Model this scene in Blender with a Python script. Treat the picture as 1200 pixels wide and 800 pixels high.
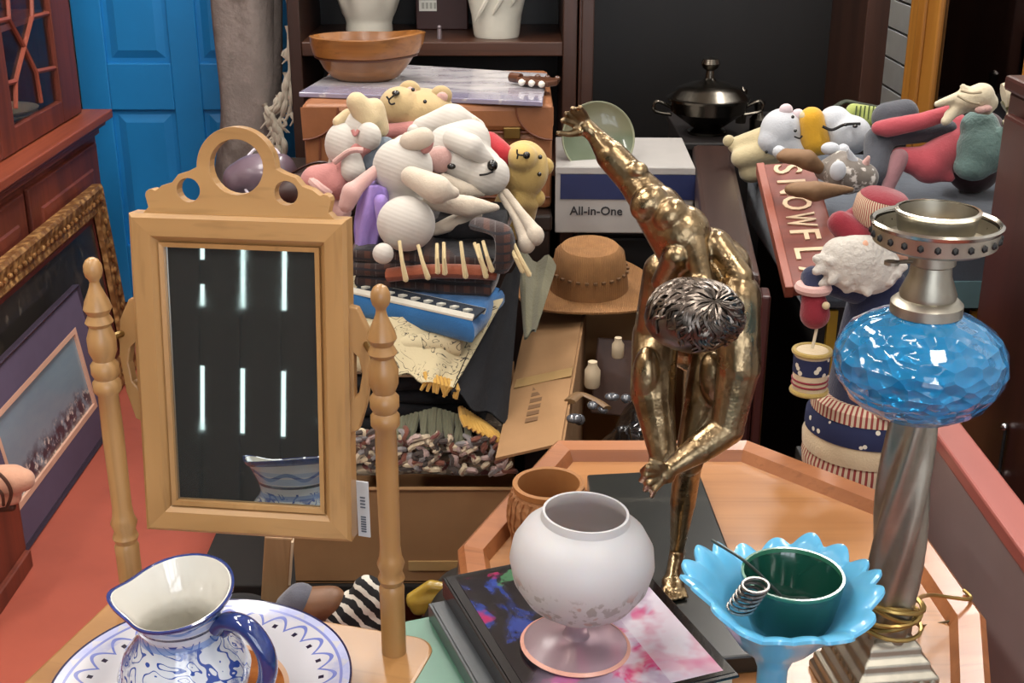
import bpy, bmesh, math, random
from mathutils import Vector, Matrix, Euler
PI = math.pi
random.seed(7)
for o in list(bpy.data.objects): bpy.data.objects.remove(o)
scene = bpy.context.scene
C = scene.collection

# ---------------------------------------------------------------- camera, world, light, exposure
CAM_H, FPX, PITCH = 1.6, 1500.0, math.radians(21)
cam_d = bpy.data.cameras.new('camera'); cam = bpy.data.objects.new('camera', cam_d); C.objects.link(cam)
cam.location = (0, 0, CAM_H); cam.rotation_euler = (PI/2-PITCH, 0, 0)
cam_d.sensor_width = 36; cam_d.lens = 36*FPX/1200; cam_d.clip_start = 0.02
scene.camera = cam
w = bpy.data.worlds.new('world'); scene.world = w; w.use_nodes = True
w.node_tree.nodes['Background'].inputs[0].default_value = (0.8, 0.88, 1, 1)
w.node_tree.nodes['Background'].inputs[1].default_value = 0.25
vs = scene.view_settings
vs.view_transform = 'Standard'; vs.look = 'None'; vs.gamma = 1; vs.use_curve_mapping = False
vs.exposure = 0.0
FILL_GLOW = 5.0         # strength of the fill window added behind the camera
TUBE_POWER = 19          # watts of each ceiling tube light
# each ceiling fixture: (x, y, yaw)
CEILING_LIGHTS = [(-0.9, 0.35, 0.0), (0.75, 0.35, 0.0), (-0.9, 2.1, 0.0), (0.6, 2.2, 0.0), (-0.55, 3.4, 0.0), (-2.2, 1.2, 0.0), (1.1, 3.75, 0.0)]  # the last fixture is added to brighten the slat wall

def at(px, py, Y=None, z=None):
    """point on the sight line of a photo pixel, at forward distance Y or height z (metres)"""
    u, v = (px-600)/FPX, (400-py)/FPX
    d = Vector((u, math.cos(PITCH)+v*math.sin(PITCH), -math.sin(PITCH)+v*math.cos(PITCH)))
    k = Y/d.y if Y is not None else (z-CAM_H)/d.z
    return Vector((0, 0, CAM_H))+d*k

# ---------------------------------------------------------------- materials
def lin(h):
    if not isinstance(h, str): return tuple(h)[:3]
    h = h.lstrip('#'); r = [int(h[i:i+2], 16)/255 for i in (0, 2, 4)]
    return tuple(c/12.92 if c <= .04045 else ((c+.055)/1.055)**2.4 for c in r)

class X:
    """scalar node expression"""
    def __init__(s, nt, k): s.nt, s.k = nt, k
    def op(s, name, b=None, c=None):
        n = s.nt.nodes.new('ShaderNodeMath'); n.operation = name
        for i, q in enumerate((s, b, c)):
            if q is None: continue
            if isinstance(q, X): s.nt.links.new(q.k, n.inputs[i])
            else: n.inputs[i].default_value = q
        return X(s.nt, n.outputs[0])
    def __add__(s, b): return s.op('ADD', b)
    def __sub__(s, b): return s.op('SUBTRACT', b)
    def __mul__(s, b): return s.op('MULTIPLY', b)
    def __truediv__(s, b): return s.op('DIVIDE', b)
    def __gt__(s, b): return s.op('GREATER_THAN', b)
    def __lt__(s, b): return s.op('LESS_THAN', b)
    def sin(s): return s.op('SINE')
    def abs(s): return s.op('ABSOLUTE')
    def frac(s): return s.op('FRACT')
    def band(s, a, b): return (s > a)*(s < b)
    def mx(s, b): return s.op('MAXIMUM', b)

class Mat:
    def __init__(s, name, col, rough=.5, metal=0., **kw):
        s.m = bpy.data.materials.new(name); s.m.use_nodes = True; s.nt = s.m.node_tree
        s.b = s.nt.nodes['Principled BSDF']
        s.col = None; s.setcol(col)
        s.b.inputs['Roughness'].default_value = rough; s.b.inputs['Metallic'].default_value = metal
        names = dict(coat='Coat Weight', trans='Transmission Weight', ior='IOR', spec='Specular IOR Level', sheen='Sheen Weight',
                     sss='Subsurface Weight', emit='Emission Strength', alpha='Alpha', coatr='Coat Roughness')
        for k, v in kw.items():
            if k == 'emitcol': s.b.inputs['Emission Color'].default_value = (*lin(v), 1)
            else: s.b.inputs[names[k]].default_value = v
        if 'sss' in kw: s.b.inputs['Subsurface Radius'].default_value = (.02, .012, .008)
        if 'sss' in kw: s.b.inputs['Subsurface Scale'].default_value = .6
    def setcol(s, col):
        rgb = s.nt.nodes.new('ShaderNodeRGB'); rgb.outputs[0].default_value = (*lin(col), 1); s.put(rgb.outputs[0])
    def put(s, k): s.col = k; s.nt.links.new(k, s.b.inputs['Base Color'])
    def coords(s, scale=(1, 1, 1), rot=(0, 0, 0)):
        t = s.nt.nodes.new('ShaderNodeTexCoord'); mp = s.nt.nodes.new('ShaderNodeMapping')
        mp.inputs['Scale'].default_value = scale; mp.inputs['Rotation'].default_value = rot
        s.nt.links.new(t.outputs['Object'], mp.inputs[0]); return mp.outputs[0]
    def xyz(s, rot=(0, 0, 0)):
        n = s.nt.nodes.new('ShaderNodeSeparateXYZ'); s.nt.links.new(s.coords(rot=rot), n.inputs[0])
        return [X(s.nt, n.outputs[i]) for i in range(3)]
    def noise(s, scale=10, stretch=(1, 1, 1), detail=4, rough=.6, dist=0):
        n = s.nt.nodes.new('ShaderNodeTexNoise'); n.inputs['Scale'].default_value = scale; n.inputs['Detail'].default_value = detail
        n.inputs['Roughness'].default_value = rough; n.inputs['Distortion'].default_value = dist
        s.nt.links.new(s.coords(stretch), n.inputs['Vector']); return X(s.nt, n.outputs[0])
    def voro(s, scale=20, stretch=(1, 1, 1), feat='F1'):
        n = s.nt.nodes.new('ShaderNodeTexVoronoi'); n.feature = feat; n.inputs['Scale'].default_value = scale
        s.nt.links.new(s.coords(stretch), n.inputs['Vector']); return X(s.nt, n.outputs[0])
    def wave(s, scale=10, stretch=(1, 1, 1), dist=3, dscale=2):
        n = s.nt.nodes.new('ShaderNodeTexWave'); n.inputs['Scale'].default_value = scale; n.inputs['Distortion'].default_value = dist
        n.inputs['Detail Scale'].default_value = dscale; s.nt.links.new(s.coords(stretch), n.inputs['Vector']); return X(s.nt, n.outputs[1])
    def over(s, fac, col):
        n = s.nt.nodes.new('ShaderNodeMix'); n.data_type = 'RGBA'; n.clamp_factor = True
        s.nt.links.new(fac.k, n.inputs[0]); s.nt.links.new(s.col, n.inputs[6])
        if isinstance(col, bpy.types.NodeSocket): s.nt.links.new(col, n.inputs[7])
        else: n.inputs[7].default_value = (*lin(col), 1)
        s.put(n.outputs[2]); return s
    def bump(s, h, strength=.3, dist=.002):
        n = s.nt.nodes.new('ShaderNodeBump'); n.inputs['Strength'].default_value = strength; n.inputs['Distance'].default_value = dist
        s.nt.links.new(h.k, n.inputs['Height']); s.nt.links.new(n.outputs[0], s.b.inputs['Normal']); return s
    def rough(s, x): s.nt.links.new(x.k, s.b.inputs['Roughness']); return s

def ramp(x, a, b):
    r = (x-a)*(1/(b-a)); r.k.node.use_clamp = True; return r
def plain(name, col, rough=.5, metal=0, var=.25, scale=14, bump=.0, bscale=60, **kw):
    m = Mat(name, col, rough, metal, **kw); c = lin(col)
    if var:
        n = m.noise(scale)
        m.over(ramp(n, .45, .75), tuple(q*(1-var) for q in c)); m.over(ramp(n, .5, .2), tuple(min(1, q*(1+var)) for q in c))
    if bump: m.bump(m.noise(bscale), bump)
    return m
def wood(name, c1, c2, axis=0, scale=14, rough=.42, coat=.15, bump=.08):
    m = Mat(name, c1, rough, coat=coat, coatr=.25)
    st = [1, 1, 1]; st[axis] = .07
    m.over(ramp(m.noise(scale, st, 3, .6, .6), .35, .72), c2)
    c3 = tuple(q*.6 for q in lin(c2)); st2 = [1, 1, 1]; st2[axis] = .02
    f = m.noise(scale*7, st2, 2, .7); m.over(ramp(f, .56, .8)*.55, c3); m.bump(f, bump, .001)
    return m
def fabric(name, col, var=.15, scale=400, rough=.95, bump=.35, sheen=.25, **kw):
    m = plain(name, col, rough, var=var, scale=9, sheen=sheen, **kw)
    m.bump(m.noise(scale, detail=2)+m.noise(38, detail=3)*1.6, bump, .0028); return m
def M(m): return m.m if isinstance(m, Mat) else m

# ---------------------------------------------------------------- objects
WORLD = {}
def thing(name, label, cat, loc=(0, 0, 0), rot=(0, 0, 0), group=None):
    o = bpy.data.objects.new(name, None); C.objects.link(o); o.empty_display_size = .05
    o.location = loc; o.rotation_euler = rot if not isinstance(rot, (int, float)) else (0, 0, rot)
    WORLD[o.name] = Matrix.Translation(Vector(loc)) @ o.rotation_euler.to_matrix().to_4x4()
    return tag(o, label, cat, group)
def tag(o, label, cat, group=None):
    o['label'] = label; o['category'] = cat
    if group: o['group'] = group
    return o
def wm(o):
    if o is None: return Matrix()
    return WORLD.get(o.name, Matrix())
def obj(name, bm, mat, parent=None, smooth=True, world=False, bevel=0, label=None, flip=True, angle=40):
    """bm: bmesh or mesh. world=True: coordinates are world ones, otherwise the parent's"""
    if isinstance(bm, bpy.types.Mesh):
        me = bm; 
        if world and parent: me.transform(wm(parent).inverted())
    else:
        if world and parent: bm.transform(wm(parent).inverted())
        if flip: bmesh.ops.recalc_face_normals(bm, faces=bm.faces)
        me = bpy.data.meshes.new(name); bm.to_mesh(me); bm.free()
    me.materials.clear()
    for q in (mat if isinstance(mat, (list, tuple)) else [mat]): me.materials.append(M(q))
    o = bpy.data.objects.new(name, me); C.objects.link(o)
    if parent: o.parent = parent
    WORLD[o.name] = wm(parent).copy()
    if bevel:
        b = o.modifiers.new('bevel', 'BEVEL'); b.width = bevel; b.segments = 2; b.limit_method = 'ANGLE'; b.angle_limit = .6
    if smooth:
        me.polygons.foreach_set('use_smooth', [True]*len(me.polygons))
        try: me.set_sharp_from_angle(angle=math.radians(angle))
        except Exception: pass
    if label: o['label'] = label
    return o
def struct(name, bm, mat, parent=None, **kw):
    o = obj(name, bm, mat, parent, **kw)
    if not parent: o['kind'] = 'structure'
    return o
def solo(name, bm, mat, label, cat, group=None, **kw): return tag(obj(name, bm, mat, None, **kw), label, cat, group)

def B(): return bmesh.new()
def TM(loc=(0, 0, 0), rot=(0, 0, 0), sc=(1, 1, 1)):
    return Matrix.Translation(Vector(loc)) @ Euler(rot).to_matrix().to_4x4() @ Matrix.Diagonal((*sc, 1))
def box(bm, c, s, rot=(0, 0, 0)):
    bmesh.ops.create_cube(bm, size=1, matrix=TM(c, rot, s)); return bm
def bx(x0, x1, y0, y1, z0, z1, bm=None):
    return box(bm or B(), ((x0+x1)/2, (y0+y1)/2, (z0+z1)/2), (x1-x0, y1-y0, z1-z0))
def sph(bm, c, r, rot=(0, 0, 0), sub=3):
    if isinstance(r, (int, float)): r = (r, r, r)
    bmesh.ops.create_icosphere(bm, subdivisions=sub, radius=1, matrix=TM(c, rot, r)); return bm
def basis(d):
    d = Vector(d).normalized(); a = Vector((0, 0, 1)) if abs(d.z) < .9 else Vector((1, 0, 0))
    x = a.cross(d).normalized(); return x, d.cross(x), d
def rings(bm, rs, closed=False, caps=True):
    vs = [[bm.verts.new(p) for p in r] for r in rs]; n = len(vs[0])
    m = len(vs)
    for i in range(m if closed else m-1):
        a, b = vs[i], vs[(i+1) % m]
        for j in range(n): bm.faces.new((a[j], a[(j+1) % n], b[(j+1) % n], b[j]))
    if caps and not closed:
        for r in (vs[0], vs[-1]):
            try: bm.faces.new(r)
            except Exception: pass
    return bm
def tube(bm, pts, r, seg=10, closed=False, flat=1.0):
    pts = [Vector(p) for p in pts]; n = len(pts); rs = []
    rad = (lambda i: r) if isinstance(r, (int, float)) else (lambda i: r[i])
    px = None
    for i, p in enumerate(pts):
        if closed: d = pts[(i+1) % n]-pts[i-1]
        else: d = pts[min(i+1, n-1)]-pts[max(i-1, 0)]
        d = d.normalized() if d.length > 1e-9 else Vector((0, 0, 1))
        if px is None: x, y, _ = basis(d)
        else:
            x = (px-d*px.dot(d)); x = x.normalized() if x.length > 1e-6 else basis(d)[0]
            y = d.cross(x)
        px = x
        rs.append([p+(x*math.cos(t)+y*flat*math.sin(t))*rad(i) for t in [2*PI*k/seg for k in range(seg)]])
    return rings(bm, rs, closed)
def spline(pts, n=8):
    pts = [Vector(p) for p in pts]; out = []
    for i in range(len(pts)-1):
        p0, p1, p2, p3 = pts[max(i-1, 0)], pts[i], pts[i+1], pts[min(i+2, len(pts)-1)]
        for k in range(n):
            t = k/n; out.append(.5*((2*p1)+(p2-p0)*t+(2*p0-5*p1+4*p2-p3)*t*t+(3*p1-p0-3*p2+p3)*t**3))
    return out+[pts[-1]]
def lathe(bm, prof, seg=40, c=(0, 0, 0), fn=None):
    """prof: (r, z) list; fn(angle, r, z) -> (r, z)"""
    c = Vector(c); rs = []
    for r, z in prof:
        ring = []
        for k in range(seg):
            a = 2*PI*k/seg; rr, zz = fn(a, r, z) if fn else (r, z)
            ring.append(c+Vector((max(rr, 1e-4)*math.cos(a), max(rr, 1e-4)*math.sin(a), zz)))
        rs.append(ring)
    return rings(bm, rs, caps=False)
def prism(bm, poly, z0, z1, M4=None):
    a = [bm.verts.new((p[0], p[1], z0)) for p in poly]; b = [bm.verts.new((p[0], p[1], z1)) for p in poly]
    bm.faces.new(a); bm.faces.new(b); n = len(a)
    for i in range(n): bm.faces.new((a[i], a[(i+1) % n], b[(i+1) % n], b[i]))
    if M4: bmesh.ops.transform(bm, matrix=M4, verts=a+b)
    return bm
def frame_plate(bm, outer, holes, y0, y1):
    """flat plate in the XZ plane with round holes, thickness along Y"""
    from mathutils.geometry import tessellate_polygon
    loops = [[Vector((p[0], p[1], 0)) for p in outer]]+[[Vector((p[0], p[1], 0)) for p in h] for h in holes]
    tris = tessellate_polygon(loops); flat = [p for l in loops for p in l]
    va = [bm.verts.new((p.x, y0, p.y)) for p in flat]; vb = [bm.verts.new((p.x, y1, p.y)) for p in flat]
    for t in tris:
        try: bm.faces.new([va[i] for i in t]); bm.faces.new([vb[i] for i in t])
        except Exception: pass
    k = 0
    for l in loops:
        n = len(l)
        for i in range(n): bm.faces.new((va[k+i], va[k+(i+1) % n], vb[k+(i+1) % n], vb[k+i]))
        k += n
    return bm
def circle(cx, cy, r, n=20, r2=None): return [(cx+r*math.cos(2*PI*k/n), cy+(r2 or r)*math.sin(2*PI*k/n)) for k in range(n)]
def cap(bm, p0, p1, r0, r1, sub=2):
    """tapered capsule"""
    p0, p1 = Vector(p0), Vector(p1); n = 6
    x, y, d = basis(p1-p0) if (p1-p0).length > 1e-6 else basis((0, 0, 1))
    rs = []
    for k in range(1, n+1):
        t = PI/2*k/n; rs.append((p0-d*r0*math.cos(t), r0*math.sin(t)))
    for k in range(n):
        t = PI/2*k/n; rs.append((p1+d*r1*math.sin(t), r1*math.cos(t)))
    seg = 16
    return rings(bm, [[p+(x*math.cos(2*PI*j/seg)+y*math.sin(2*PI*j/seg))*r for j in range(seg)] for p, r in rs])
def blob(prims, vox=.005, sm=5, fac=.5):
    """one continuous surface grown over ellipsoids ('e', centre, radii, rot) and tapered limbs ('c', p0, p1, r0, r1)"""
    bm = B()
    for p in prims:
        if p[0] == 'e': sph(bm, p[1], p[2], p[3] if len(p) > 3 else (0, 0, 0))
        else: cap(bm, *p[1:])
    bmesh.ops.recalc_face_normals(bm, faces=bm.faces)
    me = bpy.data.meshes.new('tmp'); bm.to_mesh(me); bm.free()
    o = bpy.data.objects.new('tmp', me); C.objects.link(o)
    r = o.modifiers.new('r', 'REMESH'); r.mode = 'VOXEL'; r.voxel_size = vox
    if sm: s = o.modifiers.new('s', 'SMOOTH'); s.factor = fac; s.iterations = sm
    dg = bpy.context.evaluated_depsgraph_get()
    out = bpy.data.meshes.new_from_object(o.evaluated_get(dg), preserve_all_data_layers=False, depsgraph=dg)
    bpy.data.objects.remove(o); bpy.data.meshes.remove(me)
    return out
def text_mesh(s, size, ext=.0006, bold=0):
    cu = bpy.data.curves.new('tmp', 'FONT'); cu.body = s; cu.size = size; cu.extrude = ext; cu.align_x = 'LEFT'; cu.offset = bold; cu.resolution_u = 3
    o = bpy.data.objects.new('tmp', cu); C.objects.link(o)
    dg = bpy.context.evaluated_depsgraph_get()
    me = bpy.data.meshes.new_from_object(o.evaluated_get(dg)); bpy.data.objects.remove(o); bpy.data.curves.remove(cu); return me
def copy_tree(o, parent=None):
    c = o.copy(); C.objects.link(c); c.parent = parent; WORLD[c.name] = WORLD.get(o.name, Matrix()).copy()
    for ch in list(o.children): copy_tree(ch, c)
    return c
def slab(bm, pts, th, layers=3, seg=5, wob=.004, puff=1.0, n=14):
    """a folded cloth: stacked rounded layers over the quad pts (four top corners, world)"""
    P = [Vector(p) for p in pts]; lh = th/layers
    for L in range(layers):
        j = [Vector((random.uniform(-1, 1), random.uniform(-1, 1), 0))*wob for _ in P]
        Q = [p+j[i]-Vector((0, 0, lh*(L+.5))) for i, p in enumerate(P)]
        per = []
        for i in range(4):
            a, b = Q[i], Q[(i+1) % 4]
            for k in range(n): per.append(a.lerp(b, k/n))
        cen = sum(Q, Vector())/4; ph = random.uniform(0, 6)
        rs = []
        prof = [(.25, .5), (.7, .5)]+[(1-lh*.45/.2+lh*.45/.2*math.cos(t), .5*math.sin(t)) for t in [PI/2-PI*k/seg for k in range(seg+1)]]+[(.7, -.5), (.25, -.5)]
        for s, h in prof:
            rs.append([cen+(p-cen)*s*(1+.012*math.sin(i*.9+ph))+Vector((0, 0, h*lh*puff+.0025*math.sin(i*.55+ph)*(1 if h > 0 else .5))) for i, p in enumerate(per)])
        rings(bm, rs)
    return bm

# ---------------------------------------------------------------- the room
def atX(px, py, x):
    """point on the sight line of a photo pixel in the upright plane X = x"""
    d = at(px, py, Y=1.0)-Vector((0, 0, CAM_H)); return Vector((0, 0, CAM_H))+d*(x/d.x)
XL, XR, YN, YF, ZC = -3.0, 1.3, -1.75, 4.62, 2.9
m_floor = plain('floor_red', '#a85340', .5, var=.12, scale=3, bump=.1, bscale=40)
m_floor.over(ramp(m_floor.noise(5, detail=6), .6, .8)*.45, '#8f4034')
m_wall = plain('wall_cream', '#b9ad98', .8, var=.06, scale=4, bump=.05)
m_ceil = plain('ceiling_white', '#cfcac0', .85, var=.04)
struct('floor', bx(XL, XR, YN, YF, -.08, 0), m_floor, smooth=False)
struct('ceiling', bx(XL, XR, YN, YF, ZC, ZC+.08), m_ceil, smooth=False)
struct('wall_left', bx(XL-.08, XL, YN, YF, 0, ZC), m_wall, smooth=False)
struct('wall_back', bx(XL, XR, YF, YF+.08, 0, ZC), m_wall, smooth=False)
wr = struct('wall_right', bx(XR+.015, XR+.08, YN, YF, 0, ZC), plain('slatwall_groove', '#1b1b1c', .8, var=0), smooth=False)
m_slat = plain('slatwall_white', '#c9cfd4', .45, var=.05)
for k in range(26):   # white slatwall boards with dark grooves
    struct('slat', bx(XR-.004, XR+.02, YN, YF, .25+k*.098, .25+k*.098+.091), m_slat, wr, bevel=.002, smooth=False)

# wall behind the camera: dark barn boards with daylight gaps (seen in the swivel mirror)
rear = struct('wall_rear', bx(XL, XR, YN-.08, YN, 0, ZC), plain('rear_wall', '#2a2622', .9), smooth=False)
m_plank = wood('barn_plank', '#171411', '#0d0b0a', 2, 10, .8, 0)
pk = None; x = -1.81+.011-7*.155
while x < -.75:
    if pk is None: o = pk = struct('plank', bx(0, .133, -.012, 0, 0, ZC-.01), m_plank, rear, smooth=False)
    else: o = pk.copy(); C.objects.link(o)
    o.location = (x, YN+.16, 0); x += .155
for z in (.24, .61, 1.2, 1.95, 2.5):
    struct('cross_rail', bx(XL+.02, -.62, YN+.11, YN+.147, z, z+(.21 if z == .61 else .13)), m_plank, rear, smooth=False)
struct('cover_strip', bx(-1.99, -1.94, YN+.118, YN+.147, 0, ZC-.01), m_plank, rear, smooth=False)
for a_, b_ in ((.9, .985),): struct('cover_strip', bx(-1.84, -1.78, YN+.118, YN+.147, a_, b_), m_plank, rear, smooth=False)
m_day = Mat('window_daylight', '#cfe6ea', .4, emit=3.2, emitcol='#d5ecec'); m_day.over(ramp(m_day.noise(3), .45, .6), '#efe6cf')
win = struct('window_1', bx(-2.7, -.9, YN+.005, YN+.02, .25, 1.9), m_day, smooth=False)
m_sash = plain('window_frame_dark', '#332a22', .6)
for z in (.2, .7, 1.88): struct('window_rail', bx(-2.75, -.85, YN+.02, YN+.05, z, z+.05), m_sash, win, smooth=False)
for xx in (-2.75, -2.28, -1.32, -.9): struct('window_stile', bx(xx, xx+.05, YN+.02, YN+.05, .2, 1.93), m_sash, win, smooth=False)

# unseen glowing window added behind the camera as fill for front-facing surfaces
fill_win = struct('fill_window', bx(-.45, 1.15, YN+.005, YN+.02, .75, 2.35), Mat('fill_window_glow', '#dfe9f2', .4, emit=FILL_GLOW, emitcol='#e6eef8'), smooth=False)
for z in (.7, 1.6, 2.33): struct('window_rail', bx(-.5, 1.2, YN+.02, YN+.06, z, z+.06), m_sash, fill_win, smooth=False)
for xx in (-.5, .05, .62, 1.14): struct('window_stile', bx(xx, xx+.05, YN+.02, YN+.06, .7, 2.38), m_sash, fill_win, smooth=False)

# ceiling tube lights (above the frame)
m_tube = Mat('tube_glow', '#ffffff', .4, emit=7, emitcol='#fff3e2'); m_house = plain('fixture_white', '#dedad2', .5, var=0)
fx_names = ['over the front left of the shop', 'over the front right of the shop', 'over the swivel mirror aisle', 'over the plush toy pile',
            'over the blue door corner', 'near the barn board wall', 'added over the dark wall unit to light the slat wall']
for i, (lx, ly, yaw) in enumerate(CEILING_LIGHTS):
    t = thing('ceiling_light', 'white twin tube ceiling light '+fx_names[i], 'ceiling light', (lx, ly, ZC-.001), yaw, 'ceiling tube lights')
    obj('housing', bx(-.11, .11, -.62, .62, -.06, 0), m_house, t, smooth=False, bevel=.006)
    for sx in (-.055, .055): obj('light_tube', tube(B(), [(sx, -.58, -.083), (sx, .58, -.083)], .018, 12), m_tube, t)
    for sy in (-.59, .59): obj('end_cap', bx(-.09, .09, sy-.015, sy+.015, -.105, -.06), m_house, t, smooth=False)
    ld = bpy.data.lights.new('tube_lamp', 'AREA'); ld.shape = 'RECTANGLE'; ld.size = .2; ld.size_y = 1.15; ld.energy = TUBE_POWER*(1.7 if ly > 3 else 1); ld.color = (1, .965, .92)
    lo = bpy.data.objects.new('tube_lamp', ld); C.objects.link(lo); lo.parent = t; lo.location = (0, 0, -.112)

# blue six panel door
m_blue = plain('door_blue', '#1f86ca', .42, var=.08, scale=3, bump=.04, bscale=200)
DX0, DX1, DY = -1.53, -.77, 4.55
dw = DX1-DX0
db = bx(DX0, DX1, DY+.014, DY+.05, .01, 2.03)
st, mul = .105, .1
pw = (dw-2*st-mul)/2
rows = [(.235, .735), (.9, 1.52), (1.63, 1.9)]
for a, b in ((DX0, DX0+st), (DX1-st, DX1), (DX0+st+pw, DX0+st+pw+mul)): bx(a, b, DY, DY+.02, .01, 2.03, db)
for a, b in ((.01, .235), (.735, .9), (1.52, 1.63), (1.9, 2.03)):
    for xa in (DX0+st, DX0+st+pw+mul): bx(xa, xa+pw, DY, DY+.0199, a, b, db)
door = struct('door_1', db, m_blue, bevel=.004, smooth=False)
door['label'] = 'bright blue six panel door behind the rolled carpet'
for k in range(2):
    xa = DX0+st+k*(pw+mul); 
    for za, zb in rows:
        p = B()
        def fr(i, y): return [(xa+i, y, za+i), (xa+pw-i, y, za+i), (xa+pw-i, y, zb-i), (xa+i, y, zb-i)]
        rings(p, [fr(.004, DY+.016), fr(.012, DY+.016), fr(.045, DY+.003), fr(.06, DY+.003)])
        struct('panel', p, m_blue, door, smooth=False)
hm = plain('brass_knob', '#b49a5a', .3, 1, var=0)
k_ = struct('door_knob', sph(B(), (DX1-.06, DY-.05, .98), (.028, .03, .028)), hm, door)
m_trim = plain('door_trim_cream', '#c9bf9a', .6, var=.05)
tr = B()
for a, b in ((DX0-.1, DX0-.012), (DX1+.012, DX1+.1)): bx(a, b, DY-.01, DY+.07, 0, 2.04, tr)
bx(DX0-.1, DX1+.1, DY-.01, DY+.07, 2.05, 2.14, tr)
struct('trim_1', tr, m_trim, smooth=False)
struct('baseboard_back', bx(DX1+.1, XR, YF-.015, YF, 0, .1), plain('baseboard_dark', '#3a2a20', .6), smooth=False)

# ---------------------------------------------------------------- china hutch at the left
m_mah = wood('mahogany', '#7a3826', '#56251a', 2, 12, .5, .08)
m_mahy = wood('mahogany_rail', '#95492f', '#6b3020', 1, 12, .45, .1)  # lighter copy of the mahogany, with the ledge's lit tone in its colour
m_lat = plain('lattice_red_wood', '#8d4533', .5, var=.1)
m_glass = Mat('clear_glass', '#ffffff', .02, trans=1.0, ior=1.15)
m_hback = plain('hutch_back_mauve', '#a89ca6', .5, var=.15, scale=4)
HX = -1.36; hy0, hy1 = 2.75, 4.14
hut = thing('china_hutch', 'red mahogany china hutch with lattice glass doors beside the blue door', 'cabinet', (HX-.2, 3.45, 0))
obj('lower_body', bx(HX-.42, HX, hy0, hy1, .06, .76), m_mah, hut, world=True, smooth=False, bevel=.004)
obj('plinth', bx(HX-.42, HX+.02, hy0-.02, hy1+.02, 0, .07), m_mahy, hut, world=True, smooth=False, bevel=.006)
for k in range(2):
    y0 = hy0+.06+k*.66
    d = obj('lower_door', bx(HX, HX+.018, y0, y0+.62, .1, .72), m_mah, hut, world=True, smooth=False, bevel=.005)
    pnl = B(); rings(pnl, [[(HX+.018+dx, a, b) for a, b in ((y0+i, .1+i), (y0+.62-i, .1+i), (y0+.62-i, .72-i), (y0+i, .72-i))] for i, dx in ((.07, 0), (.075, .006), (.1, .008))])
    obj('door_panel', pnl, m_mah, d, world=True, smooth=False)
led = B()
for x1, z0, z1 in ((.012, .735, .762), (.03, .76, .782), (.05, .78, .808)): bx(HX-.43, HX+x1, hy0-.02, hy1+x1, z0, z1, led)
obj('ledge', led, m_mahy, hut, world=True, smooth=False, bevel=.004)
UX = HX-.05
up = B(); bx(UX-.36, UX-.34, hy0, hy1-.02, .808, 2.1, up); bx(UX-.36, UX, hy1-.045, hy1-.02, .808, 2.1, up); bx(UX-.36, UX, hy0, hy0+.03, .808, 2.1, up); bx(UX-.36, UX, hy0, hy1-.02, 2.07, 2.12, up)
obj('upper_case', up, m_mah, hut, world=True, smooth=False)
obj('back_lining', bx(UX-.34, UX-.335, hy0+.03, hy1-.045, .82, 2.07), m_hback, hut, world=True, smooth=False)
for k in range(2):
    ya = hy0+.0+k*.685; yb = ya+.68
    f = B()
    bx(UX, UX+.025, ya, ya+.11, .812, 2.06, f); bx(UX, UX+.025, yb-.17 if k else yb-.11, yb, .812, 2.06, f); bx(UX, UX+.024, ya, yb, .812, .878, f); bx(UX, UX+.024, ya, yb, 1.98, 2.06, f)
    dr = obj('glass_door', f, m_mah, hut, world=True, smooth=False, bevel=.003)
    obj('pane', bx(UX+.008, UX+.011, ya+.1, yb-.1, .86, 1.99), m_glass, dr, world=True, smooth=False)
    sh = (k-1)*.685
    def lp(px, py): v = atX(px, py, UX+.014); return Vector((UX+.014, v.y+sh, v.z))
    for seg in ([(28, 55), (37, 20), (62, 14)], [(37, 20), (35, -60)], [(28, 55), (10, 22), (-20, 28)], [(10, 22), (5, -60)],
                [(28, 55), (18, 95), (18, 127)], [(28, 55), (42, 84), (48, 120)], [(42, 84), (66, 79)], [(18, 95), (-14, 104)]):
        obj('lattice_bar', tube(B(), [lp(*q) for q in seg], .0075, 6), m_lat, dr, world=True)
for z in (1.12, 1.5): obj('shelf', bx(UX-.34, UX-.03, hy0+.03, hy1-.05, z, z+.018), m_mahy, hut, world=True, smooth=False)
obj('shelf', bx(UX-.34, UX-.005, hy0+.03, hy1-.05, .806, .82), m_mahy, hut, world=True, smooth=False)
# dishes inside
m_cream = plain('cream_glaze', '#d8c9ae', .3, var=.06, coat=.4)
for k, (yy, n) in enumerate(((3.62, 5), (3.88, 3))):
    for j in range(n):
        b = B(); lathe(b, [(.0, 0), (.06, 0), (.075, .004), (.115, .018), (.117, .021), (.07, .008), (0, .006)], 32)
        o = solo('cream_plate', b, m_cream, ('bottom', 'second lowest', 'middle', 'fourth', 'topmost')[j]+' cream plate of the taller stack behind the lattice glass' if k == 0 else ('bottom', 'middle', 'topmost')[j]+' cream plate of the short stack behind the hutch door', 'plate', 'plates inside the china hutch')
        o.location = (UX-.15+.006*random.uniform(-1, 1), yy, .8215+j*.013)
b = B(); lathe(b, [(0, 0), (.05, 0), (.055, .01), (.04, .03), (.075, .12), (.08, .17), (.05, .24), (.035, .27), (.05, .3), (.046, .3), (.03, .27), (0, .26)], 28)
o = solo('glass_vase', b, plain('grey_glass_vase', '#8d8596', .15, var=.15, coat=.5), 'smoky grey vase behind lattice glass of the hutch', 'vase'); o.location = (UX-.27, 4.0, .8215); o.scale = (.9, .9, .9)

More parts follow.
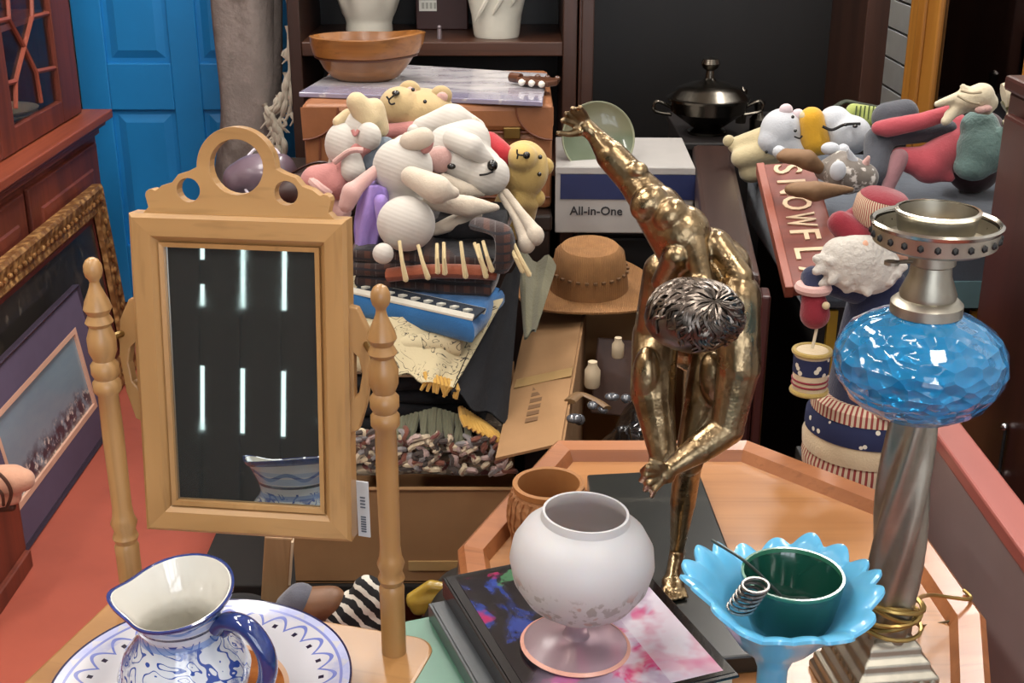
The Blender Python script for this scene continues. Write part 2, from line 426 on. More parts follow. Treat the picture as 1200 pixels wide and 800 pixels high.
# gilt framed painting leaning on the hutch
def framed(name, label, cat, c, L, Hh, lean, mats, band, depth, parts=True):
    """picture facing +X, length along Y, foot at c, leaning back (towards -X)"""
    t = thing(name, label, cat, c, (0, -lean, 0)); mf, mi, mp = mats
    def sidebar(pr):
        b = B(); rs = []
        for (i, d) in pr: rs.append([(d, -L/2+i, i), (d, L/2-i, i), (d, L/2-i, Hh-i), (d, -L/2+i, Hh-i)])
        return rings(b, rs, caps=False)
    f = obj('frame', sidebar([(0, 0), (0, depth*.8), (band*.12, depth), (band*.3, depth*.9), (band*.7, depth*.72), (band*.85, depth*.8), (band, depth*.45), (band, .002)]), mf, t, smooth=False)
    return t, sidebar, mi, mp
m_gilt = plain('carved_gilt', '#b98a55', .5, .3, var=.35, scale=40); m_gilt.over(ramp(m_gilt.voro(38), .25, .6), '#80552f'); m_gilt.bump(m_gilt.voro(45), .8, .006)
m_dark_oil = plain('dark_painting', '#2b2723', .35, var=.4, scale=6, coat=.5)
m_dark_oil.over(ramp(m_dark_oil.noise(7, detail=6), .56, .75)*.7, '#6b5c4c'); m_dark_oil.over(ramp(m_dark_oil.noise(18), .63, .75)*.6, '#8d8374')
p0 = atX(105, 215, -1.325)
t, sb, mi, mp = framed('gilt_framed_painting', 'dark painting in carved gilt frame leaning against the mahogany hutch', 'painting', (-1.27, p0.y-.55, .0), 1.1, p0.z, .075, (m_gilt, None, None), .085, .035)
obj('canvas', bx(.004, .01, -.47, .47, .083, p0.z-.083), m_dark_oil, t, smooth=False)
obj('inner_slip', sb([(.085, .016), (.085, .012), (.1, .012), (.1, .005)]), plain('dark_red_slip', '#5b241c', .5, var=.1), t, smooth=False)
b = B()
for k in range(30): 
    yy = -.51+k*.035
    for zz in (.04, p0.z-.04): sph(b, (.034, yy, zz), (.006, .012, .009), sub=1)
for k in range(14):
    for yy in (-.51, .51): sph(b, (.034, yy, .07+k*.04), (.006, .009, .012), sub=1)
q = obj('carved_leaf_moulding', b, m_gilt, t); q['kind'] = 'stuff'

# matted print standing on the floor
m_purple = plain('purple_mat', '#5d5068', .8, var=.06); m_slim = plain('slim_frame', '#3d3340', .35, var=.1); m_pk = plain('peach_bevel', '#d9ab93', .7, var=.05)
m_pr = Mat('beach_print', '#7f98a8', .3, coat=.6)
xx, yy, zz = m_pr.xyz()
m_pr.over(ramp(m_pr.noise(9, (1, 1, 3)), .4, .7)*.5, '#8fa3ad')
low = ramp(zz+m_pr.noise(14)*.1, .235, .2)
m_pr.over(low*ramp(m_pr.noise(30), .38, .5), '#2c3345'); m_pr.over(low*ramp(m_pr.noise(44), .56, .62), '#d9d4cb')
m_pr.over(ramp(zz, .125, .08), '#b79f8e')
ba, bc = at(113, 492, z=.01), at(40, 552, z=.01)
L = .82
t, sb, _, _ = framed('matted_print', 'blue seaside print with purple mat standing on red floor', 'framed print', (-1.2, ba.y-L/2, .0), L, .44, .14, (m_slim, None, None), .014, .02)
obj('mat_board', sb([(.013, .008), (.013, .014), (.098, .014), (.098, .008)]), m_purple, t, smooth=False)
obj('mat_bevel', sb([(.097, .008), (.097, .015), (.112, .015), (.112, .006)]), m_pk, t, smooth=False)
obj('print', bx(.003, .008, -L/2+.1, L/2-.1, .1, .342), m_pr, t, smooth=False)
obj('backing', bx(0, .003, -L/2+.01, L/2-.01, .01, .432), m_slim, t, smooth=False)

# ---------------------------------------------------------------- rolled carpet with fringe
m_carpet = plain('carpet_back', '#8d827b', .95, var=.25, scale=7); m_carpet.over(ramp(m_carpet.noise(26, detail=5), .55, .72)*.6, '#a2938c'); m_carpet.over(ramp(m_carpet.noise(9, detail=6), .5, .62)*.65, '#5a4d45')
m_carpet.bump(m_carpet.noise(60, detail=6), .6, .006)
cp = at(292, 200, Y=4.0)
t = thing('rolled_carpet', 'grey brown rolled carpet with cream fringe standing before the blue door', 'carpet', (cp.x-.075, 4.0, 0), (0, .085, 0))
b = B(); rs = []
for k in range(40):
    z = k*.05
    rs.append([Vector(((.098+.009*math.sin(a*2+z*5)+.009*math.sin(z*9+a))*math.cos(a)+.012*math.sin(z*2.2), (.098+.006*math.sin(a*3+z*4))*math.sin(a), z)) for a in [2*PI*j/36 for j in range(36)]])
rings(b, rs); obj('roll', b, m_carpet, t)
b = B(); rs = []
for k in range(40):
    z = k*.05; rs.append([Vector((.012*math.sin(z*2.2)+r*math.cos(a), r*math.sin(a), z)) for r, a in ((.104, -.5), (.108, -.2), (.109, .0), (.104, .12), (.1, .0), (.1, -.3))])
rings(b, rs); obj('loose_flap', b, m_carpet, t)
m_fr = fabric('cream_fringe', '#c2b8a5', .12, 200)
random.seed(3)
for (px, py, ln, dx) in ((336, -20, 80, 2), (338, 30, 80, -3), (335, 85, 36, -8), (337, 92, 40, 2), (333, 96, 44, -4), (330, 108, 28, -14), (326, 112, 22, -16), (310, 122, 26, 4), (314, 126, 34, 8), (320, 140, 34, 6), (324, 146, 40, 10), (321, 150, 48, 3)):
    a = at(px, py, Y=3.9); e = at(px+dx, py+ln, Y=3.9); mid = a.lerp(e, .5)+Vector((.012, -.01, 0)); pts = spline([a, mid, e], 8); n = len(pts)
    b = B(); tube(b, pts, [.005+.007*abs(math.sin(k*.45+px))*(1-.4*k/n) for k in range(n)], 8)
    for s in range(4): q = pts[-2]; tube(b, spline([q, q+Vector((random.uniform(-.02, .02), -.006, -.018)), q+Vector((random.uniform(-.026, .026), 0, -.045))], 3), [.006, .0055, .005, .005, .004, .003, .002], 6)
    obj('fringe_tassel', b, m_fr, t, world=True)

# ---------------------------------------------------------------- dark wall unit
m_walnut = wood('dark_walnut', '#43281d', '#2a1811', 2, 10, .4, .2); m_walx = wood('dark_walnut_shelf', '#4d2e1f', '#2f1b12', 0, 10, .38, .2)
m_back = wood('unit_back_panel', '#15110f', '#0d0a09', 2, 6, .5, .05)
t = thing('wall_unit', 'tall dark walnut wall unit with open shelf and wide empty bay', 'shelf unit', (.22, 3.92, 0))
UY0, UY1 = 3.7, 4.14
xs = [(-.635, -.6), (.145, .185), (1.0, 1.065)]
for a, b_ in xs: obj('upright', bx(a, b_, UY0, UY1, 0, 2.15), m_walnut, t, world=True, smooth=False, bevel=.003)
obj('upright_facing', bx(.197, .232, UY0-.012, UY0+.02, 0, 2.15), m_walnut, t, world=True, smooth=False, bevel=.003)
obj('upright', bx(.19, .225, UY0, UY1, 0, 2.15), m_walnut, t, world=True, smooth=False, bevel=.003)
for a, b_ in ((-.6, .145), (.225, 1.0)): obj('back_panel', bx(a, b_, UY1-.03, UY1-.015, .05, 2.12), m_back, t, world=True, smooth=False)
for z in (.3, .7, 1.05, 1.45, 1.85): obj('shelf_board', bx(-.6, .145, UY0+.005, UY1-.03, z, z+.04), m_walx, t, world=True, smooth=False, bevel=.003)
obj('bottom_board', bx(.225, 1.0, UY0+.005, UY1-.03, .06, .1), m_walx, t, world=True, smooth=False)
obj('top_board', bx(-.66, 1.09, UY0-.03, UY1, 2.15, 2.2), m_walx, t, world=True, smooth=False)
SZ = 1.0905
# white ceramic planters on the shelf
m_wc = plain('white_ceramic', '#d5d2c4', .35, var=.07, coat=.3)
def petal(a, r, z):
    f = max(0, (z-.07)/.2); return r*(1+.13*f*math.sin(a*9)*1.2), z+.02*f*math.sin(a*9+1)
b = B(); lathe(b, [(0, 0), (.066, 0), (.07, .01), (.068, .03), (.072, .045), (.08, .06), (.1, .12), (.12, .2), (.125, .24), (.115, .24), (.09, .14), (.06, .05), (0, .045)], 72, fn=petal)
o = solo('leaf_planter', b, m_wc, 'white ceramic planter with ridged leaf petals on walnut shelf', 'planter'); o.location = at(433, 36, Y=3.9).xy.to_3d()+Vector((0, 0, SZ))
def fold(a, r, z): return r*(1+.05*math.sin(a*2+z*14)*min(1, z/.05)), z
b = B(); lathe(b, [(0, 0), (.064, 0), (.067, .008), (.07, .06), (.082, .12), (.1, .2), (.11, .25), (.1, .25), (.075, .12), (.055, .03), (0, .03)], 60, fn=fold)
for s in range(3): tube(b, [(-.06+.05*s+.01*k, -.062-.006*k-.01*(s == 1), .05+.02*s+.018*k) for k in range(6)], [.002, .006, .007, .007, .005, .002], 6)
o = solo('draped_planter', b, m_wc, 'white ceramic planter with smooth diagonal drape on walnut shelf', 'planter'); o.location = at(582, 42, Y=3.82).xy.to_3d()+Vector((0, 0, SZ))
# maroon box with paper label
mb = plain('maroon_box', '#3b2120', .5, var=.1); mw = plain('paper_white', '#dcdcd4', .7, var=.03)
t = thing('maroon_box', 'dark maroon box with white paper label between the white planters', 'box', (at(519, 30, Y=4.02).x, 4.02, SZ))
obj('box_body', bx(-.078, .078, -.05, .05, 0, .3), mb, t, smooth=False, bevel=.003)
obj('paper_label', bx(-.068, -.015, -.052, -.05, .055, .087), mw, t, smooth=False)
b = B(); [bx(-.06+.012*k, -.052+.012*k, -.0525, -.052, .062, .08, b) for k in range(4)]
obj('label_print', b, plain('label_grey', '#aaaaa0', .7, var=0), t, smooth=False)
b = B(); tube(b, [(0, 0, 0), (0, 0, .028)], [.008, .006], 12); sph(b, (0, 0, .032), .007, sub=2)
o = solo('metal_figurine', b, plain('grey_metal', '#8b8084', .35, .6), 'tiny grey metal figurine standing before the maroon box', 'figurine'); o.location = (at(515, 44, Y=3.77).x, 3.77, SZ)

# ---------------------------------------------------------------- middle ground: chest, suitcase and what lies on it
m_black = plain('black_paint', '#141312', .6, var=.15); m_chest = wood('chest_wood', '#2c1c15', '#1c120d', 0, 9, .5, .1)
t = thing('storage_chest', 'dark wooden storage chest carrying the tan leather suitcase', 'chest', (-.24, 3.2, 0))
obj('chest_body', bx(-.7, .09, 2.92, 3.5, 0, .76), m_chest, t, world=True, smooth=False, bevel=.006)
obj('lid', bx(-.72, .094, 2.91, 3.52, .76, .8), m_chest, t, world=True, smooth=False, bevel=.006)
m_lea = plain('tan_leather', '#8a5734', .5, var=.18, scale=8, bump=.25, bscale=180); m_lead = plain('leather_piping', '#6a3a24', .5, var=.1)
m_brass = plain('aged_brass', '#8d7446', .4, 1, var=.2)
SX0, SX1, SY0, SY1, SZ0, SZ1 = -.487, .094, 2.96, 3.46, .801, 1.05
t = thing('leather_suitcase', 'tan leather suitcase lying flat under the wooden bowl and print', 'suitcase', (-.18, 3.2, SZ0))
obj('case_body', bx(SX0, SX1, SY0, SY1, SZ0, .985), m_lea, t, world=True, smooth=False, bevel=.014)
obj('case_lid', bx(SX0-.003, SX1+.003, SY0-.003, SY1+.003, .987, SZ1), m_lea, t, world=True, smooth=False, bevel=.014)
for sx, s in ((SX0, 1), (SX1, -1)):
    poly = [(sx-.002*s, 1.045)]+[(sx+s*.085*math.cos(a), 1.045-.075*math.sin(a)) for a in [PI/2*k/8 for k in range(9)]]
    b = B(); prism(b, [(p[0], p[1]) for p in poly], SY0-.0075, SY0-.004, Matrix(((1, 0, 0, 0), (0, 0, 1, 0), (0, 1, 0, 0), (0, 0, 0, 1)))); obj('corner_patch', b, m_lea, t, world=True, smooth=False)
    obj('corner_stitching', tube(B(), [(sx+s*.085*math.cos(a), SY0-.008, 1.045-.075*math.sin(a)) for a in [PI/2*k/8 for k in range(9)]], .0025, 6), m_lead, t, world=True)
for z in (SZ0+.03, .986): obj('piping', tube(B(), [(SX0+.004, SY0-.002, z), (SX1-.004, SY0-.002, z)], .003, 6), m_lead, t, world=True)
obj('pocket_seam', tube(B(), spline([(SX0+.04, SY0-.002, .98), (SX0+.04, SY0-.002, .87), (SX0+.1, SY0-.002, .84), (SX0+.2, SY0-.002, .84)], 5), .0028, 6), m_lead, t, world=True)
for x in (-.36, 0): obj('latch', bx(x-.02, x+.02, SY0-.014, SY0-.003, .972, 1.0), m_brass, t, world=True, smooth=False, bevel=.003)
obj('case_handle', tube(B(), spline([(-.25, SY0-.005, .95), (-.245, SY0-.035, .945), (-.12, SY0-.035, .945), (-.115, SY0-.005, .95)], 6), .009, 8), m_lead, t, world=True)
# glossy print lying on the suitcase
m_gl = Mat('glossy_print', '#c2bec0', .22, coat=.7); xx, yy, zz = m_gl.xyz()
m_gl.over(ramp(m_gl.noise(6, (1, 3, 1)), .45, .6)*.8, '#8f8996'); m_gl.over(ramp(yy+xx*.25+m_gl.noise(8)*.08, -.06, -.12)*.8, '#7d7894'); m_gl.over(ramp(m_gl.noise(22, (1, 4, 1)), .6, .7)*.6, '#d8d3cf')
P = [at(350, 108, z=1.063), at(636, 119, z=1.063), at(641, 86, z=1.063), at(412, 72, z=1.063)]
c0 = sum(P, Vector())/4
pm = B(); prism(pm, [(p.x-c0.x, p.y-c0.y) for p in P], 0, .012)
o = solo('laminated_print', pm, [m_gl], 'large glossy grey and lilac print lying under the wooden bowl', 'print', smooth=False, bevel=.002); o.location = (c0.x, c0.y, 1.0515)
# carved wooden bowl
m_bowl = wood('bowl_wood', '#95622f', '#68401e', 0, 16, .3, .4)
bc = at(424, 97, z=1.066)
def boat(a, r, z):
    k = math.cos(a); s = 1+.16*max(0, k)**5*(z/.1); return r*s*(1.0-.33*abs(math.sin(a))**1.2), z+.012*max(0, k)**4*(z/.1)
t = thing('wooden_bowl', 'carved brown wooden boat shaped bowl resting on the glossy print', 'bowl', bc+Vector((.0, .06, -.0015)), -.1)
b = B(); lathe(b, [(0, 0), (.07, 0), (.085, .008), (.104, .03), (.118, .056), (.127, .06), (.134, .085), (.135, .105), (.126, .107), (.1, .05), (.06, .02), (0, .016)], 56, fn=boat)
obj('bowl_body', b, m_bowl, t)
b = B(); lathe(b, [(.116, .052), (.125, .054), (.126, .058), (.118, .059)], 56, fn=boat); obj('carved_line', b, plain('bowl_dark', '#4f2a14', .5), t)
# instrument headstock with pegs
hs = at(640, 78, Y=3.05)
m_rose = wood('rosewood', '#5a3520', '#3a2013', 0, 20, .35, .3); m_peg = plain('ivory_peg', '#dcd8cc', .3, var=.05)
t = thing('ukulele', 'brown ukulele headstock with white tuning pegs at the print corner', 'ukulele', (hs.x-.02, 3.12, 1.0645), (0, 0, -.5))
b = B(); prism(b, [(-.05, -.012), (-.03, -.024), (.045, -.03), (.055, 0), (.045, .03), (-.03, .024), (-.05, .012)], 0.006, .02); obj('headstock', b, m_rose, t, bevel=.003, smooth=False)
b = B(); tube(b, [(-.045, 0, .016), (-.075, .006, .016)], .012, 10); obj('neck', b, m_rose, t)
for k in range(3):
    for s in (-1, 1): b = B(); tube(b, [(-.02+k*.027, s*.024, .014), (-.02+k*.027, s*.036, .014)], .003, 6); sph(b, (-.02+k*.027, s*.042, .0145), (.008, .009, .0085), sub=2); obj('tuning_peg', b, m_peg if s < 0 else m_rose, t)
# dark leather bag and wrapped bundle left of the suitcase
m_bag = plain('dark_brown_leather', '#3c2723', .45, var=.2, bump=.3, bscale=70)
bp = at(372, 205, Y=2.9)
t = thing('leather_bag', 'dark brown leather bag squeezed between suitcase and mirror crest', 'bag', (bp.x, 2.915, .8))
obj('bag_body', blob([('e', (0, 0, .05), (.09, .05, .055), (0, .1, 0)), ('e', (.05, -.01, .06), (.05, .045, .06)), ('e', (-.07, 0, .06), (.06, .045, .035), (0, -.3, 0))], .007, 4), m_bag, t)
obj('bag_flap', blob([('e', (.03, -.035, .085), (.055, .022, .04), (.5, 0, 0))], .006, 3), m_bag, t)
obj('strap', tube(B(), spline([(-.1, 0, .06), (-.05, -.03, .11), (.02, -.04, .135), (.08, 0, .09)], 6), .006, 8, flat=.5), m_bag, t)
wp = at(308, 208, Y=3.1)
t = thing('wrapped_bundle', 'mauve bundle in clear plastic seen through the mirror crest hole', 'bundle', (wp.x, 3.1, .8))
obj('bundle', blob([('e', (0, 0, .05), (.085, .06, .055)), ('e', (-.05, 0, .04), (.05, .05, .045)), ('e', (.05, -.02, .06), (.04, .04, .05))], .008, 3), plain('mauve_cloth', '#6c5b66', .35, var=.2, coat=.3, bump=.5, bscale=30), t)
obj('plastic_tie', tube(B(), [(.0+.05*math.cos(a), .065*math.sin(a), .06+.05*math.sin(a*1)) for a in [2*PI*k/20 for k in range(20)]], .004, 6, closed=True), plain('clear_tie', '#cfc6cf', .2, var=0), t)

# ---------------------------------------------------------------- plush pile on the textiles (left)
m_tanp = fabric('tan_plush', '#b39b70', .1, 300); m_whitep = fabric('white_knit', '#beb8af', .05, 300)
kx, ky, kz = m_whitep.xyz(); m_whitep.bump(((kx*.4+kz+ky*.3)*700).sin()*.5+m_whitep.noise(300)*.6, .22, .0012)
m_beige = fabric('beige_plush', '#bfb2a0', .06, 300); m_pinkp = fabric('pink_felt', '#b67a75', .1, 300); m_palepk = fabric('pale_pink_felt', '#c79f97', .08, 300)
m_yel = fabric('yellow_tan_plush', '#bd9f5e', .12, 300); m_red = fabric('red_scarf', '#a31d26', .12, 300); m_eye = Mat('black_bead', '#0d0b0a', .2, coat=.5)
m_thread = plain('black_thread', '#191514', .8, var=0); m_purp = fabric('purple_felt', '#9d84c8', .12, 200); m_slate = fabric('slate_cloth', '#6d7883', .12, 300); m_crm = fabric('cream_plush', '#c4b08a', .08, 300)
def dot(par, p, r, mat=None, name='eye'): return obj(name, sph(B(), p, r, sub=2), mat or m_eye, par, world=True)
def line(par, pts, r, mat=None, name='mouth_stitch', n=6): return obj(name, tube(B(), spline(pts, n), r, 6), mat or m_thread, par, world=True)
# tan bear on its back
Yb = 2.78
A = lambda px, py, d=0: at(px, py, Y=Yb+d)
t = thing('teddy_bear', 'tan teddy bear lying on its back at the top of the pile', 'plush toy', A(490, 165))
obj('bear_body', blob([('e', A(492, 130), (.076, .068, .05)), ('e', A(468, 124, -.03), (.045, .045, .042)), ('e', A(520, 160, .02), (.1, .07, .05)), ('c', A(500, 150, -.04), A(470, 165, -.06), .03, .026), ('c', A(540, 160, -.02), A(560, 175, -.03), .032, .028)], .006, 5), m_tanp, t, world=True)
for px, py, m_ in ((517, 112, m_tanp), (480, 106, m_tanp)):
    e = obj('ear', sph(B(), A(px, py, -.01), (.024, .014, .022)), m_, t, world=True); obj('inner_ear', sph(B(), A(px+1, py+2, -.022), (.013, .006, .012), sub=2), m_palepk, e, world=True)
dot(t, A(464, 109, -.065), (.009, .008, .006), name='nose'); dot(t, A(498, 119, -.07), .0045); dot(t, A(484, 105, -.045), .0045)
line(t, [A(464, 110, -.076), A(456, 117, -.076), A(458, 122, -.08), A(463, 121, -.08)], .002); line(t, [A(456, 117, -.076), A(453, 113, -.074)], .002)
obj('neck_scarf', blob([('c', A(450, 155, -.06), A(490, 152, -.07), .018, .02)], .005, 3), m_pinkp, t, world=True)
# small bunny doll in pink coat
Yb = 2.62
t = thing('bunny_doll', 'small cream bunny doll in pink coat and white hat at the left of the pile', 'plush toy', A(405, 215))
obj('doll_body', blob([('e', A(424, 150), (.046, .04, .04)), ('c', A(408, 185), A(395, 225, -.02), .04, .03)], .006, 4), m_whitep, t, world=True)
obj('ear', blob([('c', A(418, 120, -.02), A(432, 138, -.01), .022, .03), ('c', A(438, 128, .0), A(444, 150, 0), .024, .022)], .005, 4), m_crm, t, world=True)
obj('ear', blob([('c', A(396, 143, -.02), A(408, 136, 0), .012, .016)], .004, 3), m_crm, t, world=True)
obj('hat', blob([('e', A(403, 170, -.02), (.04, .04, .048)), ('e', A(432, 160, -.045), (.027, .025, .03))], .005, 4), m_whitep, t, world=True)
c_ = obj('coat', blob([('c', A(415, 185, -.035), A(395, 215, -.055), .026, .034), ('c', A(395, 205, -.05), A(372, 213, -.05), .028, .036), ('c', A(412, 178, -.04), A(430, 172, -.05), .02, .014)], .006, 4), m_pinkp, t, world=True)
obj('coat_hem', tube(B(), spline([A(362, 208, -.06), A(372, 218, -.09), A(386, 228, -.085)], 5), .01, 8), m_palepk, c_, world=True)
obj('sleeve_stripe', tube(B(), spline([A(392, 190, -.075), A(410, 177, -.085), A(425, 176, -.08)], 5), .006, 8), m_palepk, c_, world=True)
obj('vest', blob([('c', A(432, 180, -.03), A(452, 172, -.02), .024, .022), ('c', A(426, 192, -.03), A(440, 190, -.03), .022, .024)], .005, 4), m_slate, t, world=True)
obj('leg', blob([('c', A(412, 186, -.06), A(414, 200, -.07), .022, .026)], .005, 3), m_whitep, t, world=True)
obj('leg', blob([('c', A(392, 232, -.05), A(435, 205, -.03), .014, .016), ('c', A(392, 232, -.05), A(400, 248, -.06), .014, .022)], .005, 3), m_palepk, t, world=True)
line(t, [A(413, 152, -.06), A(416, 158, -.063), A(420, 152, -.06)], .004, m_pinkp, 'mouth')
# white round bunny with knit body
Yb = 2.45
t = thing('knit_bunny', 'white knitted bunny with two round bellies and bobble tail lying on the shawl', 'plush toy', A(475, 290))
obj('bunny_body', blob([('e', A(472, 196), (.06, .055, .058)), ('e', A(476, 262, -.09), (.057, .055, .054)), ('c', A(478, 180, .05), A(474, 240), .04, .045)], .006, 6), m_whitep, t, world=True)
obj('tail', sph(B(), A(449, 297, -.15), .02), m_whitep, t, world=True)
obj('arm', blob([('c', A(482, 207, -.07), A(512, 222, -.1), .021, .029), ('c', A(512, 222, -.1), A(532, 226, -.09), .028, .012)], .005, 5), m_beige, t, world=True)
obj('foot', blob([('c', A(505, 235, -.05), A(550, 242, -.05), .018, .022), ('c', A(550, 242, -.05), A(582, 243, -.04), .022, .008)], .005, 5), m_beige, t, world=True)
obj('foot', blob([('c', A(508, 270, -.04), A(540, 258, -.03), .012, .018), ('c', A(540, 258, -.03), A(562, 252, -.02), .018, .008)], .005, 4), m_beige, t, world=True)
obj('collar', blob([('c', A(480, 166, -.02), A(496, 162, -.02), .02, .022)], .005, 3), m_beige, t, world=True)
obj('bow', blob([('e', A(500, 168, -.02), (.014, .014, .022), (0, .3, 0))], .004, 2), m_pinkp, t, world=True)
# white bear with long ear and dangling legs
Yb = 2.56
t = thing('white_plush_dog', 'white plush dog with black nose and long dangling legs at pile centre', 'plush toy', A(570, 230))
obj('dog_body', blob([('e', A(548, 192), (.075, .06, .05), (0, .25, 0)), ('e', A(572, 205, -.035), (.045, .05, .042)), ('c', A(550, 165, .03), A(525, 172, .02), .045, .045)], .006, 6), m_whitep, t, world=True)
dot(t, A(577, 194, -.082), (.011, .009, .012), name='nose'); dot(t, A(529, 195, -.065), (.009, .006, .0065))
line(t, [A(562, 205, -.086), A(570, 204, -.09), A(578, 201, -.088)], .0022)
obj('ear', blob([('c', A(532, 163, -.03), A(552, 172, -.055), .024, .026), ('c', A(552, 172, -.055), A(572, 188, -.05), .024, .014)], .005, 5), m_whitep, t, world=True)
obj('cheek', sph(B(), A(515, 187, -.045), (.026, .014, .028)), m_palepk, t, world=True)
obj('ear', blob([('c', A(520, 208, -.06), A(541, 222, -.07), .01, .018), ('c', A(541, 222, -.07), A(566, 226, -.06), .018, .008)], .004, 4), m_beige, t, world=True)
for (a, b_, c, r) in (((588, 228), (604, 255), (616, 281), .013), ((592, 225), (610, 248), (626, 272), .01)):
    obj('leg', blob([('c', A(*a, -.05), A(*b_, -.09), .009, .009), ('c', A(*b_, -.09), A(*c, -.11), .009, .016), ('e', A(c[0]+1, c[1]+4, -.115), (.019, .019, .022))], .004, 4), m_beige, t, world=True)
# upper white ear bundle
Yb = 2.68
t = thing('white_plush_lamb', 'plain white plush lamb seen from behind under the tan bear', 'plush toy', A(530, 170))
obj('lamb_body', blob([('c', A(495, 150, -.02), A(530, 142, -.02), .024, .038), ('c', A(530, 142, -.02), A(556, 152, 0), .038, .026)], .006, 5), m_whitep, t, world=True)
obj('ear', blob([('c', A(556, 143, -.02), A(562, 157, -.02), .012, .016)], .004, 3), m_beige, t, world=True)
obj('tail', sph(B(), A(487, 155, -.03), .018), m_whitep, t, world=True)
# yellow bear with red scarf
Yb = 2.66
t = thing('yellow_bear', 'yellowish teddy bear in red scarf peeking out at the right of the pile', 'plush toy', A(612, 240))
obj('bear_body', blob([('e', A(614, 198), (.054, .05, .062)), ('e', A(612, 184, -.035), (.032, .035, .03)), ('c', A(610, 225, .02), A(600, 255, .03), .045, .05), ('c', A(622, 238, 0), A(606, 236, -.03), .02, .02)], .006, 5), m_yel, t, world=True)
for px, py in ((638, 195), (628, 232)): obj('ear', sph(B(), A(px, py, -.0), (.02, .012, .02)), m_yel, t, world=True)
dot(t, A(617, 182, -.072), (.008, .006, .008), name='nose'); dot(t, A(632, 204, -.05), .005); dot(t, A(633, 184, -.045), .005)
line(t, [A(617, 182, -.074), A(607, 181, -.074), A(606, 175, -.072)], .002); line(t, [A(607, 181, -.074), A(606, 186, -.073)], .002)
obj('scarf', blob([('c', A(572, 170, .01), A(584, 182, -.02), .03, .032)], .006, 4), m_red, t, world=True)
# purple felt thing with pink ear
Yb = 2.43
t = thing('purple_felt_doll', 'purple felt doll with pale pink ear hanging beside the mirror frame', 'plush toy', A(430, 320))
b = B(); rs = []
for k, (pc, wd) in enumerate([((440, 215), 14), ((438, 235), 20), ((434, 260), 20), ((432, 285), 17), ((430, 310), 15), ((428, 330), 10)]):
    c = A(*pc); rs.append([c+Vector((wd*.0016*math.cos(a), .03*math.sin(a)+.008*math.sin(a*5+k), .006*math.sin(3*a+k))) for a in [2*PI*j/20 for j in range(20)]])
rs = [spline(r, 1)[:20] for r in rs]; rr_ = []
cols = [spline([r[j] for r in rs], 5) for j in range(20)]; rings(b, [[c_[k] for c_ in cols] for k in range(len(cols[0]))]); obj('felt_body', b, m_purp, t, world=True, angle=180)
obj('ear', blob([('c', A(406, 240, -.03), A(412, 225, -.03), .016, .02), ('c', A(412, 225, -.03), A(440, 200, -.0), .017, .012)], .005, 4), m_palepk, t, world=True)
obj('felt_arm', blob([('c', A(446, 235, -.03), A(450, 270, -.03), .014, .012)], .005, 3), m_purp, t, world=True)

# ---------------------------------------------------------------- folded textiles in the cardboard box
def quad(fl, fr_, br, bl, z): return [at(*fl, z=z), at(*fr_, z=z), at(*br, z=z), at(*bl, z=z)]
# (front left, front right, back right, back left) top corners
m_shawl = fabric('brown_plaid_shawl', '#2e1d1a', .2, 300); sx, sy, sz = m_shawl.xyz()
m_shawl.over((sx*26).frac().band(0, .3), '#4a2b20'); m_shawl.over((sx*26).frac().band(.55, .6), '#4d4644'); m_shawl.over((sz*55).frac().band(.1, .35), '#1c1a20')
m_bluec = fabric('blue_cloth', '#1c6099', .15, 300)
m_blk = fabric('black_cloth', '#0d0e13', .2, 300, sheen=.0); m_olive = fabric('olive_grey_cloth', '#6b6750', .15, 200)
m_flor = Mat('floral_linen', '#c0b28e', .9, sheen=.2)
wv = m_flor.noise(16, dist=1.5, detail=2); m_flor.over(((wv*26).sin().abs() < .22)*ramp(m_flor.noise(22), .42, .48), '#4b463c'); m_flor.over(ramp(m_flor.noise(30), .62, .7)*.6, '#d3c8a8'); m_flor.bump(m_flor.noise(300), .3, .002)
m_knit = fabric('mixed_knit', '#8d7d6a', .3, 120); m_knit.over(ramp(m_knit.noise(60, detail=1), .5, .56), '#c8b79c'); m_knit.over(ramp(m_knit.noise(48, detail=1, dist=1), .55, .6), '#6e3d38')
m_grn = fabric('grey_green_yarn', '#6f705a', .2, 200); m_gold = fabric('gold_yarn', '#c79b49', .2, 200)
def folded(name, label, pts, z0, th, layers, mat, par_cat='folded textile', wob=.006):
    c = sum(pts, Vector())/4; t = thing(name, label, par_cat, (c.x, c.y, z0))
    b = B(); slab(b, [Vector((p.x, p.y, z0+th)) for p in pts], th, layers, wob=wob); obj('folded_cloth', b, mat, t, world=True); return t
t = folded('knit_blanket', 'mixed knit blanket with shaggy fringe at the bottom of the textile stack', [Vector((-.36, 2.2, 0)), Vector((-.01, 2.2, 0)), Vector((-.03, 2.7, 0)), Vector((-.38, 2.7, 0))], .476, .075, 3, m_knit)
random.seed(11)
fm = [m_knit, fabric('cream_yarn', '#cdbd9f', .1), fabric('rust_yarn', '#7b4a3a', .1), fabric('grey_yarn', '#8a8584', .1), fabric('pink_grey_yarn', '#b59c95', .1), fabric('dark_yarn', '#4a403b', .1)]
for k in range(130):     # chunky yarn loops of the fringe
    px = 420+random.random()*178; py = 505+random.random()*40+ (px-420)*.06
    p = at(px, py, Y=2.17); b = B(); d = Vector((random.uniform(-.016, .016), random.uniform(-.008, .006), random.uniform(-.016, .006)))
    tube(b, spline([p-d, p-d*.4+Vector((.004, -.009, .006)), p+d*.4+Vector((-.004, -.01, .004)), p+d], 3), [.003, .0045, .005, .0055, .006, .0055, .005, .0045, .004, .0025], 6); obj('yarn_loop', b, random.choice(fm), t, world=True)
